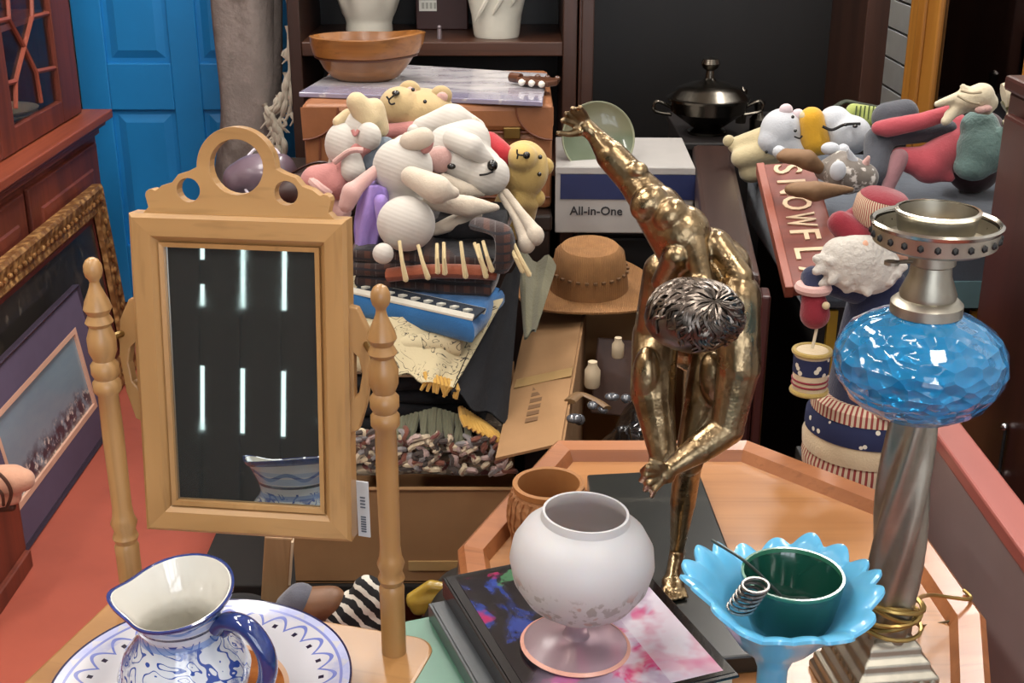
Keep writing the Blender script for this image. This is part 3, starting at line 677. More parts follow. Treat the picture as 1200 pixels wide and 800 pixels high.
for k in range(16):
    px = 468+k*5.2; p = at(px, 478+abs(k-8)*1.5, Y=2.2); b = B(); e = at(px+random.uniform(-8, 8), 520+random.uniform(-6, 8), Y=2.165)
    tube(b, [p, p.lerp(e, .5)+Vector((0, -.008, 0)), e], [.006, .007, .005], 7); obj('fringe_strand', b, m_grn, t, world=True)
for k in range(10):
    p = at(540+k*3, 478+k*2, Y=2.2); e = at(546+k*5.5, 500+k*2.5, Y=2.16); b = B(); tube(b, [p, p.lerp(e, .5)+Vector((0, -.008, .004)), e], [.006, .008, .005], 7); obj('gold_strand', b, m_gold, t, world=True)
t = folded('black_cloth', 'folded black cloth under the cream floral textile', [Vector((-.36, 2.24, 0)), Vector((-.06, 2.23, 0)), Vector((-.02, 2.62, 0)), Vector((-.36, 2.66, 0))], .552, .115, 4, m_blk)
b = B()   # hanging drape at the right of the stack
nu, nv = 14, 12; grid = []
for j in range(nv+1):
    tv = j/nv; row = []
    A0 = at(612, 298, Y=2.54).lerp(at(594, 494, Y=2.19), tv); B0 = at(588, 330, Y=2.38).lerp(at(528, 458, Y=2.165), tv)
    for i in range(nu+1):
        p = A0.lerp(B0, i/nu); row.append(p+Vector((0, -.012*math.sin(i*.9)*tv-.01, .006*math.sin(i*.7+j*.5))))
    grid.append(row)
for off in (0, .007):
    vv = [[b.verts.new(p+Vector((0, off, -off))) for p in r] for r in grid]
    for j in range(nv):
        for i in range(nu): b.faces.new((vv[j][i], vv[j][i+1], vv[j+1][i+1], vv[j+1][i]))
obj('hanging_drape', b, m_blk, t, world=True)
t = folded('floral_textile', 'cream linen with dark squiggle flowers draped below the blue cloth', [Vector((-.35, 2.24, 0)), Vector((-.1, 2.22, 0)), Vector((-.07, 2.6, 0)), Vector((-.35, 2.62, 0))], .668, .085, 2, m_flor)
b = B(); grid = []
for j in range(11):
    tv = j/10; a0, a1 = at(440, 372, Y=2.27).lerp(at(448, 428, Y=2.2), tv), at(590, 348, Y=2.34).lerp(at(532, 452, Y=2.18), tv)
    grid.append([a0.lerp(a1, i/16)+Vector((0, -.014-.008*math.sin(i*.8)*tv, .003*math.sin(i*1.3))) for i in range(17)])
for off in (0, .005):
    vv = [[b.verts.new(p+Vector((0, off, -off))) for p in r] for r in grid]
    for j in range(10):
        for i in range(16): b.faces.new((vv[j][i], vv[j][i+1], vv[j+1][i+1], vv[j+1][i]))
obj('draped_front', b, m_flor, t, world=True)
for k in range(9):
    p = at(498+k*4.5, 436+k*1.3, Y=2.185); b = B(); tube(b, [p, p+Vector((.004, -.012, -.012)), p+Vector((random.uniform(-.01, .01), -.014, -.03))], [.004, .005, .003], 6); obj('gold_tassel', b, m_gold, t, world=True)
t = folded('blue_cloth', 'bright blue folded cloth with white diamond border band', [at(405, 343, z=.8), at(556, 377, z=.8), at(591, 337, z=.8), at(440, 318, z=.8)], .754, .05, 1, m_bluec, wob=.001)
m_band = Mat('diamond_band', '#17202c', .9); bxx, byy, bzz = m_band.xyz()
# band: dark strip with cream edges and diamonds (woven flat pattern)
t2 = t; fl, fr2 = at(405, 343, z=.8), at(556, 377, z=.8); fl.z = fr2.z = .796; dirv = (fr2-fl).normalized()
nrm = Vector((dirv.y, -dirv.x, 0)); mc = fabric('band_cream', '#c9c6b8', .05)
def strip(o0, o1, name, mat):
    b = B(); pr = [fl+dirv*.01-nrm*o0+Vector((0, 0, .004)), fr2-dirv*.006-nrm*o0+Vector((0, 0, .004)), fr2-dirv*.006-nrm*o1+Vector((0, 0, .0112)), fl+dirv*.01-nrm*o1+Vector((0, 0, .0112))]
    rings(b, [pr, [p+Vector((0, 0, .004)) for p in pr]]); return obj(name, b, mat, t2, world=True, smooth=False)
strip(.004, .046, 'woven_band', m_band); strip(.002, .008, 'band_edge', mc); strip(.042, .047, 'band_edge', mc)
for k in range(9):
    c = fl+dirv*(.03+k*.03)-nrm*.025+Vector((0, 0, .0125)); b = B(); prism(b, [(c.x-.009, c.y), (c.x, c.y-.005), (c.x+.009, c.y), (c.x, c.y+.005)], c.z-.002, c.z+.003); obj('woven_diamond', b, mc, t, world=True, smooth=False)
t = folded('plaid_shawl', 'brown plaid shawl with knotted cream tassels under the white bunny', [Vector((-.31, 2.36, 0)), Vector((-.035, 2.3, 0)), Vector((.0, 2.62, 0)), Vector((-.33, 2.7, 0))], .806, .075, 3, m_shawl)
obj('rust_fold', tube(B(), spline([at(455, 322, Y=2.34), at(500, 318, Y=2.32), at(545, 318, Y=2.3), at(580, 320, Y=2.31)], 6), .017, 10, flat=.8), fabric('rust_wool', '#8d4a30', .15), t, world=True)
m_tas = fabric('tassel_cream', '#cdb98c', .1)
for k, px in enumerate((468, 490, 512, 520, 540, 556, 560, 566, 596, 600)):
    p = at(px, 284+random.uniform(-3, 5), Y=2.3); e = at(px+random.uniform(0, 12)+(k > 4)*8, 322+random.uniform(-6, 6), Y=2.28)
    b = B(); tube(b, [p, p.lerp(e, .5)+Vector((0, -.012, .002)), e], [.0035, .004, .0055], 7); sph(b, e, .006, sub=1); obj('tassel', b, m_tas, t, world=True)
b = B(); slab(b, [at(505, 262, Y=2.43), at(590, 265, Y=2.34), at(600, 235, Y=2.55), at(520, 240, Y=2.6)], .03, 1); obj('dark_fold', b, m_blk, t, world=True)
b = B(); tube(b, spline([at(560, 262, Y=2.36), at(588, 272, Y=2.3), at(592, 300, Y=2.29), at(585, 315, Y=2.3)], 6), [.022]*19, 10, flat=.6); obj('rolled_edge', b, m_shawl, t, world=True)
b = B(); grid = []
for j in range(10):
    tv = j/9; a0, a1 = at(606, 295, Y=2.6).lerp(at(614, 395, Y=2.36), tv), at(652, 308, Y=2.62).lerp(at(628, 385, Y=2.36), tv)
    grid.append([a0.lerp(a1, i/10)+Vector((0, -.01*math.sin(i*.7), .012*math.sin(i*.31*PI)*(1-tv))) for i in range(11)])
for off in (0, .008):
    vv = [[b.verts.new(p+Vector((0, off, -off))) for p in r] for r in grid]
    for j in range(9):
        for i in range(10): b.faces.new((vv[j][i], vv[j][i+1], vv[j+1][i+1], vv[j+1][i]))
o = solo('olive_cloth', b, m_olive, 'olive grey cloth hanging beside the black cloth by the box flap', 'cloth')

# ---------------------------------------------------------------- cardboard boxes
m_card = plain('cardboard', '#94704a', .85, var=.1, scale=6); m_card.bump(m_card.noise(120, (.3, 1, 1)), .12, .001)
m_cardi = plain('cardboard_dim', '#8f6a45', .85, var=.12, scale=7); m_tapeb = plain('packing_tape', '#a98a5c', .3, var=.05, coat=.5); m_ink = plain('box_ink', '#6b4d30', .8, var=.1)
def carton(name, label, x0, x1, y0, y1, z0, z1, th=.005, mat=m_card):
    t = thing(name, label, 'box', ((x0+x1)/2, (y0+y1)/2, z0))
    for a in ((x0, x1, y0, y0+th, z0, z1), (x0, x1, y1-th, y1, z0, z1), (x0, x0+th, y0+th, y1-th, z0, z1), (x1-th, x1, y0+th, y1-th, z0, z1)): obj('side_panel', bx(*a), mat, t, world=True, smooth=False)
    obj('bottom_panel', bx(x0, x1, y0, y1, z0-.002, z0+.003), mat, t, world=True, smooth=False); return t
t = carton('cardboard_box', 'low brown cardboard box under the stack of folded textiles', -.42, .005, 2.155, 2.8, .272, .475, mat=m_cardi)
obj('tape_strip', bx(-.2, .0, 2.151, 2.155, .3, .32), m_tapeb, t, world=True, smooth=False)
obj('worn_edge', tube(B(), [(-.42, 2.155, .475), (-.2, 2.152, .477), (.005, 2.155, .475)], .004, 6), m_card, t, world=True)
m_bench = wood('bench_dark', '#140e0a', '#0d0805', 0, 10, .85, 0); m_pine = wood('pale_post', '#9b7a55', '#7d5d3c', 2, 12, .6, 0)
t = thing('low_bench', 'low dark bench under the cardboard box of textiles', 'bench', (-.2, 2.5, 0))
obj('bench_top', bx(-.62, .03, 2.15, 2.85, .235, .268), m_bench, t, world=True, smooth=False, bevel=.004)
for x in (-.59, -.02):
    for y in (2.19, 2.81): obj('leg', bx(x-.025, x+.025, y-.025, y+.025, 0, .236), m_bench, t, world=True, smooth=False)
CY = math.radians(-6.2); CO = Vector((.085, 2.02, 0))
CR = Matrix.Translation(CO) @ Matrix.Rotation(CY, 4, 'Z')
def cl(x, y, z=0): return CR @ Vector((x, y, z))
CW, CL, Z0, Z1 = .235, .74, .22, .63
t = thing('open_carton', 'open cardboard carton of clutter beside the straw hat', 'box', (CO.x, CO.y, Z0), (0, 0, CY))
for a in ((0, CW, 0, .005), (0, CW, CL-.005, CL), (0, .005, .005, CL-.005), (CW-.005, CW, .005, CL-.005)): obj('side_panel', bx(*a, 0, Z1-Z0), m_card, t, smooth=False)
obj('bottom_panel', bx(0, CW, 0, CL, -.002, .003), m_card, t, smooth=False)
def flap(name, q):
    b = B(); q = [Vector(p)+Vector((0, 0, Z1-Z0)) for p in q]; rings(b, [q, [p+Vector((0, 0, .005)) for p in q]]); return obj(name, b, m_card, t, smooth=False)
f = flap('side_flap', [(0, 0, 0), (0, CL, 0), (-.13, CL-.01, -.03), (-.115, 0, -.035)])
b = B()
for k in range(16):
    yy = .12+k*.03; 
    rings(b, [[Vector((x_, y_, Z1-Z0+.0056+x_*.27+dz)) for x_, y_ in ((-.075, yy), (-.052, yy), (-.052, yy+.018), (-.075, yy+.018))] for dz in (0, .0006)])
obj('printed_marks', b, m_ink, f, smooth=False)
obj('tape_seam', bx(-.118, -.001, .3, .345, 0, .001), m_tapeb, f, smooth=False).matrix_local = Matrix.Translation((0, 0, Z1-Z0+.0075)) @ Matrix.Rotation(-.27, 4, 'Y')
flap('back_flap', [(0, CL, 0), (CW, CL, 0), (CW, CL+.12, .02), (-.02, CL+.12, .02)])
# contents
m_bagb = plain('black_plastic', '#0f0f11', .18, var=.1, coat=.6); m_bagb.bump(m_bagb.voro(22), 1.0, .02)
tt = thing('plastic_bag', 'glossy black plastic bag crumpled in the open carton', 'bag', cl(.12, .22, .225))
obj('bag', blob([('e', (0, 0, .16), (.1, .17, .17)), ('e', (.03, .1, .16), (.07, .12, .2)), ('e', (-.05, -.08, .18), (.05, .1, .17)), ('e', (.04, -.08, .2), (.05, .08, .16))], .012, 2), m_bagb, tt)
obj('bag_knot', blob([('c', (-.02, -.03, .3), (-.02, -.05, .36), .03, .015)], .008, 2), m_bagb, tt)
m_brp = plain('brown_photo', '#4d352b', .6, var=.4, scale=12, coat=.05)
o = solo('brown_album', box(B(), (0, 0, 0), (.17, .028, .17)), m_brp, 'brown photo album leaning at the back of the open carton', 'album', bevel=.004, smooth=False); o.location = cl(.115, .63, .5); o.rotation_euler = (-.35, .06, CY)
for px, py, lb, sc in ((694, 440, 'small ivory bottle standing at the front of the carton clutter', .032), (724, 407, 'small ivory bottle near the back of the carton clutter', .026)):
    b = B(); lathe(b, [(0, -.3), (.45, -.3), (.5, -.2), (.5, .55), (.3, .8), (.3, 1.0), (0, 1.0)], 16); bmesh.ops.scale(b, vec=(sc, sc, sc*1.3), verts=b.verts)
    o = solo('ivory_bottle', b, plain('ivory_plastic', '#c9b79a', .4, var=.05), lb, 'bottle', 'ivory bottles in the carton'); o.location = at(px, py+6, Y=2.38 if sc > .03 else 2.52)
b = B(); pts = [at(668, 470, Y=2.2), at(680, 462, Y=2.24), at(700, 470, Y=2.22), at(712, 478, Y=2.2)]
o = solo('brown_belt', tube(b, spline(pts, 6), .012, 8, flat=.4), plain('belt_brown', '#6d5233', .5, var=.1), 'tan belt curled over black plastic in the carton', 'belt')
for k in range(6):
    b = B(); p = at(668+k*13+random.uniform(-6, 6), 490-k*3+random.uniform(-16, 10), Y=2.13+k*.025); sph(b, (0, 0, 0), (random.uniform(.009, .018), .013, random.uniform(.006, .011)), sub=2)
    o = solo('glass_bead', b, Mat('grey_glass_bead', '#4c4f55', .1, coat=1), ('leftmost', 'second', 'third', 'fourth', 'fifth', 'rightmost')[k]+' grey glass bead in the row inside the carton', 'bead', 'glass beads in the carton'); o.location = p

# straw hat
m_straw = plain('straw', '#8c6238', .85, var=.2, scale=30); m_straw.bump(m_straw.wave(90, (1, 1, 1), 1), .5, .002)
hp = at(690, 330, Y=2.75)
t = thing('straw_hat', 'brown straw hat with dotted band resting on the carton flap', 'hat', (hp.x, 2.75, hp.z-.01), (.16, 0, 0))
def hatf(a, r, z): return r*(1+.05*math.cos(2*a)), z-.012*math.cos(2*a)*(r > .1)
b = B(); lathe(b, [(0, .096), (.035, .1), (.06, .1), (.074, .085), (.082, .03), (.086, 0), (.12, -.006), (.155, .0), (.156, -.004), (.12, -.012), (.08, -.006), (.07, .07), (0, .085)], 48, fn=hatf); obj('hat_body', b, m_straw, t)
for k in range(26): a = 2*PI*k/26; obj('band_dot', box(B(), ((.0815)*math.cos(a)*(1+.05*math.cos(2*a)), .0815*math.sin(a)*(1+.05*math.cos(2*a)), .045), (.008, .008, .005), (0, 0, a)), m_ink, t, smooth=False)

# product carton with navy band
m_trunk = plain('trunk_black', '#191413', .55, var=.2, bump=.1)
t = thing('footlocker', 'black footlocker under the white printed carton', 'chest', (.3, 3.1, 0))
obj('chest_body', bx(.19, .42, 3.0, 3.6, 0, .72), m_trunk, t, world=True, smooth=False, bevel=.008); obj('lid', bx(.185, .425, 2.995, 3.6, .72, .752), m_trunk, t, world=True, smooth=False, bevel=.008)
m_boxw = plain('box_white', '#a09c98', .5, var=.05); m_navy = plain('box_navy', '#1d2750', .45, var=.1)
bl, br_ = at(652, 272, Y=2.92), at(812, 285, Y=2.92)
t = thing('printed_carton', 'white product carton with navy band and black lettering', 'box', ((bl.x+br_.x)/2, 3.05, .753), (0, 0, -.03))
hw = (br_.x-bl.x)/2
obj('carton_body', bx(-hw, hw, -.13, .2, 0, .16), m_boxw, t, smooth=False, bevel=.003)
obj('navy_band', bx(-hw+.012, hw+.001, -.1325, -.13, .083, .142), m_navy, t, smooth=False)
obj('top_lip', bx(-hw, hw, -.1325, -.13, .144, .158), m_boxw, t, smooth=False)
me = text_mesh('All-in-One', .029, bold=.0004); me.transform(TM((-hw+.035, -.1312, .045), (PI/2, 0, 0))); obj('lettering', me, plain('ink_black', '#26262a', .6, var=0), t, smooth=False)
# sage plate leaning on the carton
m_sage = plain('sage_glaze', '#566148', .3, var=.1, coat=.5); m_sage.over(ramp(m_sage.xyz()[1], .0, .02)*.5, '#7d745c')  # tan upper half is a reflection painted into the glaze colour
gp = at(701, 166, Y=2.99)
t = thing('sage_plate', 'round sage green plate standing on the white product carton', 'plate', (gp.x, 3.02, gp.z), (1.22, .0, .1))
b = B(); lathe(b, [(0, .004), (.05, .004), (.062, .008), (.083, .014), (.0865, .0165), (.0865, .012), (.064, .001), (.05, -.004), (0, -.004)], 48); obj('plate_body', b, m_sage, t)
b = B(); lathe(b, [(.0835, .0145), (.0865, .0175), (.0878, .0155), (.0865, .012)], 48); obj('plate_rim', b, plain('plate_rim_pale', '#8f9279', .35, var=.05), t)

# ---------------------------------------------------------------- right side of the shop
t = thing('black_cabinet', 'low black cabinet carrying the silver tureen', 'cabinet', (.75, 3.45, 0))
obj('cabinet_body', bx(.45, 1.0, 3.25, 3.66, 0, .88), m_trunk, t, world=True, smooth=False, bevel=.006)
obj('cabinet_top', bx(.44, 1.01, 3.24, 3.665, .88, .9), m_trunk, t, world=True, smooth=False, bevel=.004)
for x in (.53, .77): d = obj('cabinet_door', bx(x, x+.22, 3.24, 3.25, .05, .86), m_trunk, t, world=True, smooth=False, bevel=.003); obj('door_knob', sph(B(), (x+.19 if x < .6 else x+.03, 3.23, .5), .012, sub=2), m_brass, d, world=True)
m_silver = plain('dark_silver', '#5d5850', .22, 1, var=.25, scale=8)
tp = at(828, 160, Y=3.36)
t = thing('silver_tureen', 'tarnished silver lidded tureen in the dark bay of the wall unit', 'tureen', (tp.x, 3.36, .9))
b = B(); lathe(b, [(0, 0), (.05, 0), (.052, .008), (.035, .015), (.05, .025), (.098, .06), (.104, .085), (.106, .09), (.1, .09), (.08, .05), (0, .03)], 40); obj('bowl', b, m_silver, t)
b = B(); lathe(b, [(.108, .09), (.109, .096), (.1, .1), (.085, .118), (.05, .132), (.02, .138), (.012, .145), (.01, .165), (.02, .172), (.025, .183), (.02, .195), (0, .2)], 40); obj('lid', b, m_silver, t)
for s in (-1, 1): obj('handle', tube(B(), spline([(s*.098, 0, .07), (s*.135, 0, .085), (s*.14, 0, .06), (s*.095, 0, .05)], 6), .005, 8), m_silver, t)
b = B(); lathe(b, [(0, 0), (.022, 0), (.024, .03), (.012, .045), (.012, .06), (.018, .075), (.015, .075), (0, .05)], 20)
o = solo('silver_creamer', b, m_silver, 'little dark silver creamer right of the tureen', 'jug'); p = at(888, 150, Y=3.4); o.location = (p.x, 3.4, .9)
o = solo('silver_shaker', lathe(B(), [(0, 0), (.014, 0), (.016, .03), (.012, .07), (.014, .09), (0, .1)], 18), m_silver, 'slim silver shaker beside the lidded tureen', 'shaker'); p = at(868, 140, Y=3.5); o.location = (p.x, 3.5, .9)

# dark wooden headboard standing on edge
m_head = wood('headboard_wood', '#3d2a24', '#291a16', 1, 9, .38, .3); m_heade = wood('headboard_end', '#431f1d', '#2c1413', 2, 9, .35, .35)
a0, a1 = at(860, 320, z=.9), at(832, 158, z=.9)
yaw = -math.atan2(a1.x-a0.x, a1.y-a0.y); Lh = (a1-a0).length*.9
t = thing('headboard', 'dark walnut headboard running back between bronze statue and red sign', 'headboard', (a0.x, a0.y, 0), (0, 0, yaw))
obj('top_rail', bx(-.048, .048, 0, Lh, .82, .9), m_head, t, smooth=False, bevel=.012)
obj('board_panel', bx(-.02, .02, .04, Lh-.02, .12, .83), m_head, t, smooth=False, bevel=.004)
obj('end_post', bx(-.05, .05, .0, .06, 0, .83), m_heade, t, smooth=False, bevel=.008)
obj('end_post', bx(-.05, .05, Lh-.06, Lh, 0, .83), m_heade, t, smooth=False, bevel=.008)
obj('bottom_rail', bx(-.03, .03, .05, Lh-.05, .1, .2), m_head, t, smooth=False, bevel=.005)
obj('side_trim', bx(.05, .068, -.004, .05, .05, .86), m_heade, t, smooth=False, bevel=.004)

# crate, slate box and the right plush pile
m_yelw = plain('yellow_paint', '#a5801f', .55, var=.12); m_slateb = fabric('slate_blue_box', '#454d58', .1, 300); m_teal = plain('teal_panel', '#5b7a80', .5, var=.1)
t = thing('slatted_crate', 'black crate with yellow slats under the slate blue box', 'crate', (.85, 2.75, 0))
obj('crate_body', bx(.62, 1.1, 2.45, 3.1, 0, .735), m_black, t, world=True, smooth=False)
for k in range(8): obj('yellow_slat', bx(.64+k*.058, .66+k*.058, 2.438, 2.45, .45, .73), m_yelw, t, world=True, smooth=False)
obj('yellow_rail', bx(.62, 1.1, 2.425, 2.45, .36, .5), m_yelw, t, world=True, smooth=False, bevel=.003)
t = thing('slate_box', 'slate blue fabric box under the pink and grey plush toys', 'box', (.84, 2.75, .737))
obj('box_body', bx(.58, 1.1, 2.42, 3.1, .737, .87), m_slateb, t, world=True, smooth=False, bevel=.02); obj('box_lid', bx(.572, 1.108, 2.412, 3.1, .872, .905), m_slateb, t, world=True, smooth=False, bevel=.014)
obj('teal_front', bx(.7, 1.05, 2.414, 2.42, .745, .8), m_teal, t, world=True, smooth=False)

def S(Yv): return lambda px, py, d=0: at(px, py, Y=Yv+d)
m_creamp = fabric('cream_soft_plush', '#b8aa86', .1, 260); m_coolw = fabric('cool_white_plush', '#b9bcc1', .05, 260); m_gold2 = fabric('golden_plush', '#c79520', .12, 260)
m_greyp = fabric('charcoal_plush', '#45474e', .12, 260); m_rose = fabric('rose_plush', '#a8464f', .12, 260); m_rosed = fabric('dusty_rose', '#8d6468', .1, 260); m_tealp = fabric('teal_fuzzy', '#5d7672', .3, 120, bump=.9)
m_lime = fabric('lime_mesh', '#9aa55a', .15, 160); m_skinp = fabric('pale_pink_plush', '#cdbcc0', .06, 260)
A = S(2.98)
t = thing('cream_plush', 'cream plush animal lying left of the white bear by the headboard', 'plush toy', A(870, 200))
obj('plush_body', blob([('c', A(862, 170), A(900, 160, -.02), .02, .028), ('c', A(868, 185, -.03), A(905, 175, -.04), .024, .03), ('c', A(880, 200, -.02), A(905, 195, -.02), .03, .03)], .006, 4), m_creamp, t, world=True)
obj('ear', sph(B(), A(854, 165, -.005), (.014, .01, .014)), m_creamp, t, world=True)
dot(t, A(891, 167, -.055), .004); dot(t, A(898, 178, -.072), .004)
t = thing('white_bear', 'white bear with pinkish ears slumped against the golden plush duck', 'plush toy', A(918, 190))
obj('bear_body', blob([('e', A(916, 152, -.04), (.05, .045, .05)), ('c', A(905, 165, -.05), A(930, 178, -.05), .034, .03), ('c', A(925, 165, -.06), A(936, 180, -.07), .022, .018)], .006, 4), m_coolw, t, world=True)
for px, py in ((921, 129), (935, 135)): obj('ear', sph(B(), A(px, py, -.05), (.016, .011, .015)), m_skinp, t, world=True)
for px, py in ((929, 137), (932, 153)): dot(t, A(px, py, -.095), .004)
line(t, [A(931, 160, -.09), A(937, 162, -.09), A(940, 159, -.088)], .002)
t = thing('golden_duck', 'golden yellow plush duck between the two white plush toys', 'plush toy', A(953, 180))
obj('duck_body', blob([('c', A(951, 140, -.06), A(955, 165, -.06), .03, .036), ('c', A(955, 165, -.06), A(965, 172, -.07), .03, .02)], .006, 4), m_gold2, t, world=True)
obj('duck_head', sph(B(), A(950, 136, -.06), (.027, .024, .016)), m_creamp, t, world=True)
t = thing('white_panda', 'round white plush panda with black stitching and green netting', 'plush toy', A(990, 190))
obj('panda_body', blob([('e', A(978, 142, -.05), (.038, .036, .036)), ('e', A(996, 158, -.07), (.05, .046, .046))], .006, 4), m_coolw, t, world=True)
line(t, [A(964, 148, -.1), A(975, 152, -.105), A(990, 146, -.112), A(1008, 145, -.11)], .0035)
for px, py in ((991, 146), (1002, 148)): dot(t, A(px, py, -.122), (.006, .005, .004))
obj('green_netting', blob([('c', A(1000, 130, -.04), A(1025, 135, -.03), .018, .02), ('c', A(1012, 138, -.05), A(1020, 142, -.05), .015, .012)], .005, 3), m_lime, t, world=True)
obj('dark_band', tube(B(), spline([A(975, 128, -.02), A(990, 119, -.02), A(1008, 122, -.02), A(1030, 126, -.02)], 6), .009, 8, flat=.5), plain('olive_band', '#353a2d', .8), t, world=True)
for k in range(5): line(t, [A(1004+k*5, 124, -.058), A(1002+k*5, 140, -.062)], .0018, plain('net_dark', '#4c5a34', .8, var=0), 'net_cord', 2)
A = S(2.66)
t = thing('grey_rose_doll', 'charcoal and rose rag doll folded over the slate blue box', 'plush toy', A(1080, 215))
obj('doll_body', blob([('c', A(1040, 138, .05), A(1060, 132, .06), .034, .03), ('c', A(1030, 165, 0), A(1026, 200, -.05), .032, .026), ('c', A(1035, 158, 0), A(1110, 152, 0), .026, .022), ('c', A(1028, 190, -.03), A(1036, 215, -.05), .024, .016)], .006, 4), m_greyp, t, world=True)
obj('rose_arm', blob([('c', A(1040, 150, -.035), A(1080, 142, -.045), .02, .018), ('c', A(1080, 142, -.045), A(1112, 132, -.04), .018, .016), ('e', A(1034, 150, -.03), (.024, .018, .017))], .005, 4), m_rose, t, world=True)
obj('rose_dress', blob([('c', A(1055, 185, -.03), A(1090, 192, -.04), .024, .038), ('c', A(1090, 192, -.04), A(1118, 170, -.01), .042, .036), ('c', A(1100, 200, -.05), A(1113, 208, -.06), .028, .012), ('c', A(1112, 185, -.02), A(1122, 150, .02), .034, .03)], .006, 4), m_rose, t, world=True)
obj('rose_leg', blob([('c', A(1054, 185, -.045), A(1046, 205, -.06), .02, .017), ('c', A(1046, 205, -.06), A(1038, 226, -.075), .017, .013)], .005, 4), m_rosed, t, world=True)
A = S(2.6)
t = thing('teal_plush', 'fuzzy teal plush ball beside the rose rag doll', 'plush toy', A(1155, 200))
obj('plush_body', blob([('e', A(1152, 175), (.055, .05, .056)), ('e', A(1148, 148, .02), (.04, .04, .035)), ('e', A(1140, 195, -.01), (.04, .04, .03))], .008, 2), m_tealp, t, world=True)
obj('tuft', blob([('e', A(1170, 165, -.02), (.02, .02, .03))], .005, 2), m_tealp, t, world=True)
m_lace = fabric('cream_lace', '#cbbfa4', .1, 150)
A = S(2.56)
t = thing('cream_glove', 'cream lace glove lying on the plush pile with fingers spread', 'glove', A(1135, 130))
obj('glove_palm', blob([('c', A(1130, 118), A(1150, 112), .022, .026), ('c', A(1150, 112), A(1158, 120), .024, .02), ('c', A(1122, 126), A(1108, 142, -.01), .012, .01), ('c', A(1128, 112), A(1098, 122), .012, .007), ('c', A(1135, 108), A(1128, 101), .012, .006), ('c', A(1140, 122), A(1112, 134), .013, .01), ('c', A(1145, 125), A(1158, 130, -.01), .013, .009)], .0045, 3), m_lace, t, world=True)
for a, b_ in (((1122, 112), (1148, 122)), ((1126, 106), (1150, 108))): line(t, [A(*a, -.03), A((a[0]+b_[0])/2, (a[1]+b_[1])/2+2, -.036), A(*b_, -.034)], .0025, fabric('lace_thread', '#a8997c', .1), 'glove_seam')
obj('glove_ruffle', blob([('e', A(1156, 127, -.02), (.012, .012, .008)), ('e', A(1148, 129, -.025), (.01, .01, .008))], .004, 2), m_palepk, t, world=True)
t = thing('cream_scarf_roll', 'cream rolled scarf at the right end of the plush pile', 'scarf', A(1185, 160))
b = B(); tube(b, spline([A(1176, 112, .02), A(1190, 110, .02), A(1196, 128, .02), A(1188, 150, .0), A(1180, 155, .0)], 6), .018, 12, flat=1.4); obj('scarf', b, m_lace, t, world=True)
obj('inner_roll', tube(B(), spline([A(1176, 125, .03), A(1184, 122, .03), A(1186, 136, .03), A(1180, 146, .02)], 6), .012, 10), fabric('olive_scarf', '#6e6a4b', .1), t, world=True)
t = thing('maroon_cushion', 'maroon velvet cushion wedged between teal plush and tall cabinet', 'cushion', (1.0, 2.72, .906))
obj('cushion_body', blob([('e', (0, 0, .06), (.06, .05, .065)), ('e', (.02, .03, .12), (.05, .045, .05))], .008, 3), fabric('maroon_velvet', '#3a1f24', .15), t)
obj('piping', tube(B(), [(.064*math.cos(a), .054*math.sin(a), .06) for a in [2*PI*k/24 for k in range(24)]], .004, 6, closed=True), fabric('maroon_piping', '#2a1519', .1), t)

# red brown sign with carved letters
m_sign = wood('sign_red_wood', '#7c3a2b', '#5c2a20', 1, 12, .6, .05); m_lett = plain('letter_cream', '#cdb292', .6, var=.08)
s0, s1 = at(893, 192, Y=2.6), at(928, 338, Y=2.22)
dl = (s1-s0).normalized(); Ls = (s1-s0).length; rt = Vector((1, -.08, .05)); rt = (rt-dl*rt.dot(dl)).normalized(); nz = dl.cross(rt)
sm = Matrix((( *dl, 0), (*rt, 0), (*nz, 0), (0, 0, 0, 1))).transposed(); sm.translation = s0
t = thing('wooden_sign', 'red brown wooden sign with cream SNOWFLA lettering leaning on the plush pile', 'sign', s0, sm.to_euler())
obj('sign_board', bx(0, Ls, 0, .105, -.02, 0), m_sign, t, smooth=False, bevel=.004)
obj('edge_strip', bx(0, Ls, -.012, .004, -.022, .004), plain('sign_edge', '#8c4a38', .5, var=.1), t, smooth=False, bevel=.002)
wid = [0]; tx = 'SNOWFLA'
cell = Ls/7.25
for k, ch in enumerate(tx):
    me = text_mesh(ch, .078, .0012, .0009); xs_ = [v.co.x for v in me.vertices]; w_ = max(xs_)-min(xs_); sc = min(1, cell*.82/w_)
    me.transform(TM((cell*(k+.18)-min(xs_)*sc, .022, .0015), (0, 0, 0), (sc, 1.02, 1))); obj('letter', me, m_lett, t, smooth=False)
# tabby cat figure, carved birds, small white mouse
A = S(2.5)
m_tab = fabric('tabby_grey', '#6f675f', .4, 60); m_tab.over(ramp(m_tab.noise(40), .55, .62), '#cfc8bf')
t = thing('tabby_cat_toy', 'grey and white tabby cat toy with pink ears by the grey doll', 'plush toy', A(990, 225))
obj('cat_body', blob([('e', A(992, 205, 0), (.045, .04, .04)), ('e', A(1012, 208, -.01), (.03, .03, .03)), ('c', A(985, 190, .02), A(965, 200, .02), .024, .02)], .006, 3), m_tab, t, world=True)
for a, b_, r in (((1000, 190), (994, 176), .011), ((1012, 196), (1018, 184), .011)): e = obj('ear', blob([('c', A(*a, -.01), A(*b_, -.02), r, .004)], .003, 1), m_coolw if a[0] < 1005 else m_palepk, t, world=True)
obj('white_bib', sph(B(), A(982, 200, -.045), (.016, .01, .02)), m_coolw, t, world=True)
m_bird = wood('carved_bird', '#7f5f40', '#5d432c', 0, 18, .7, 0)
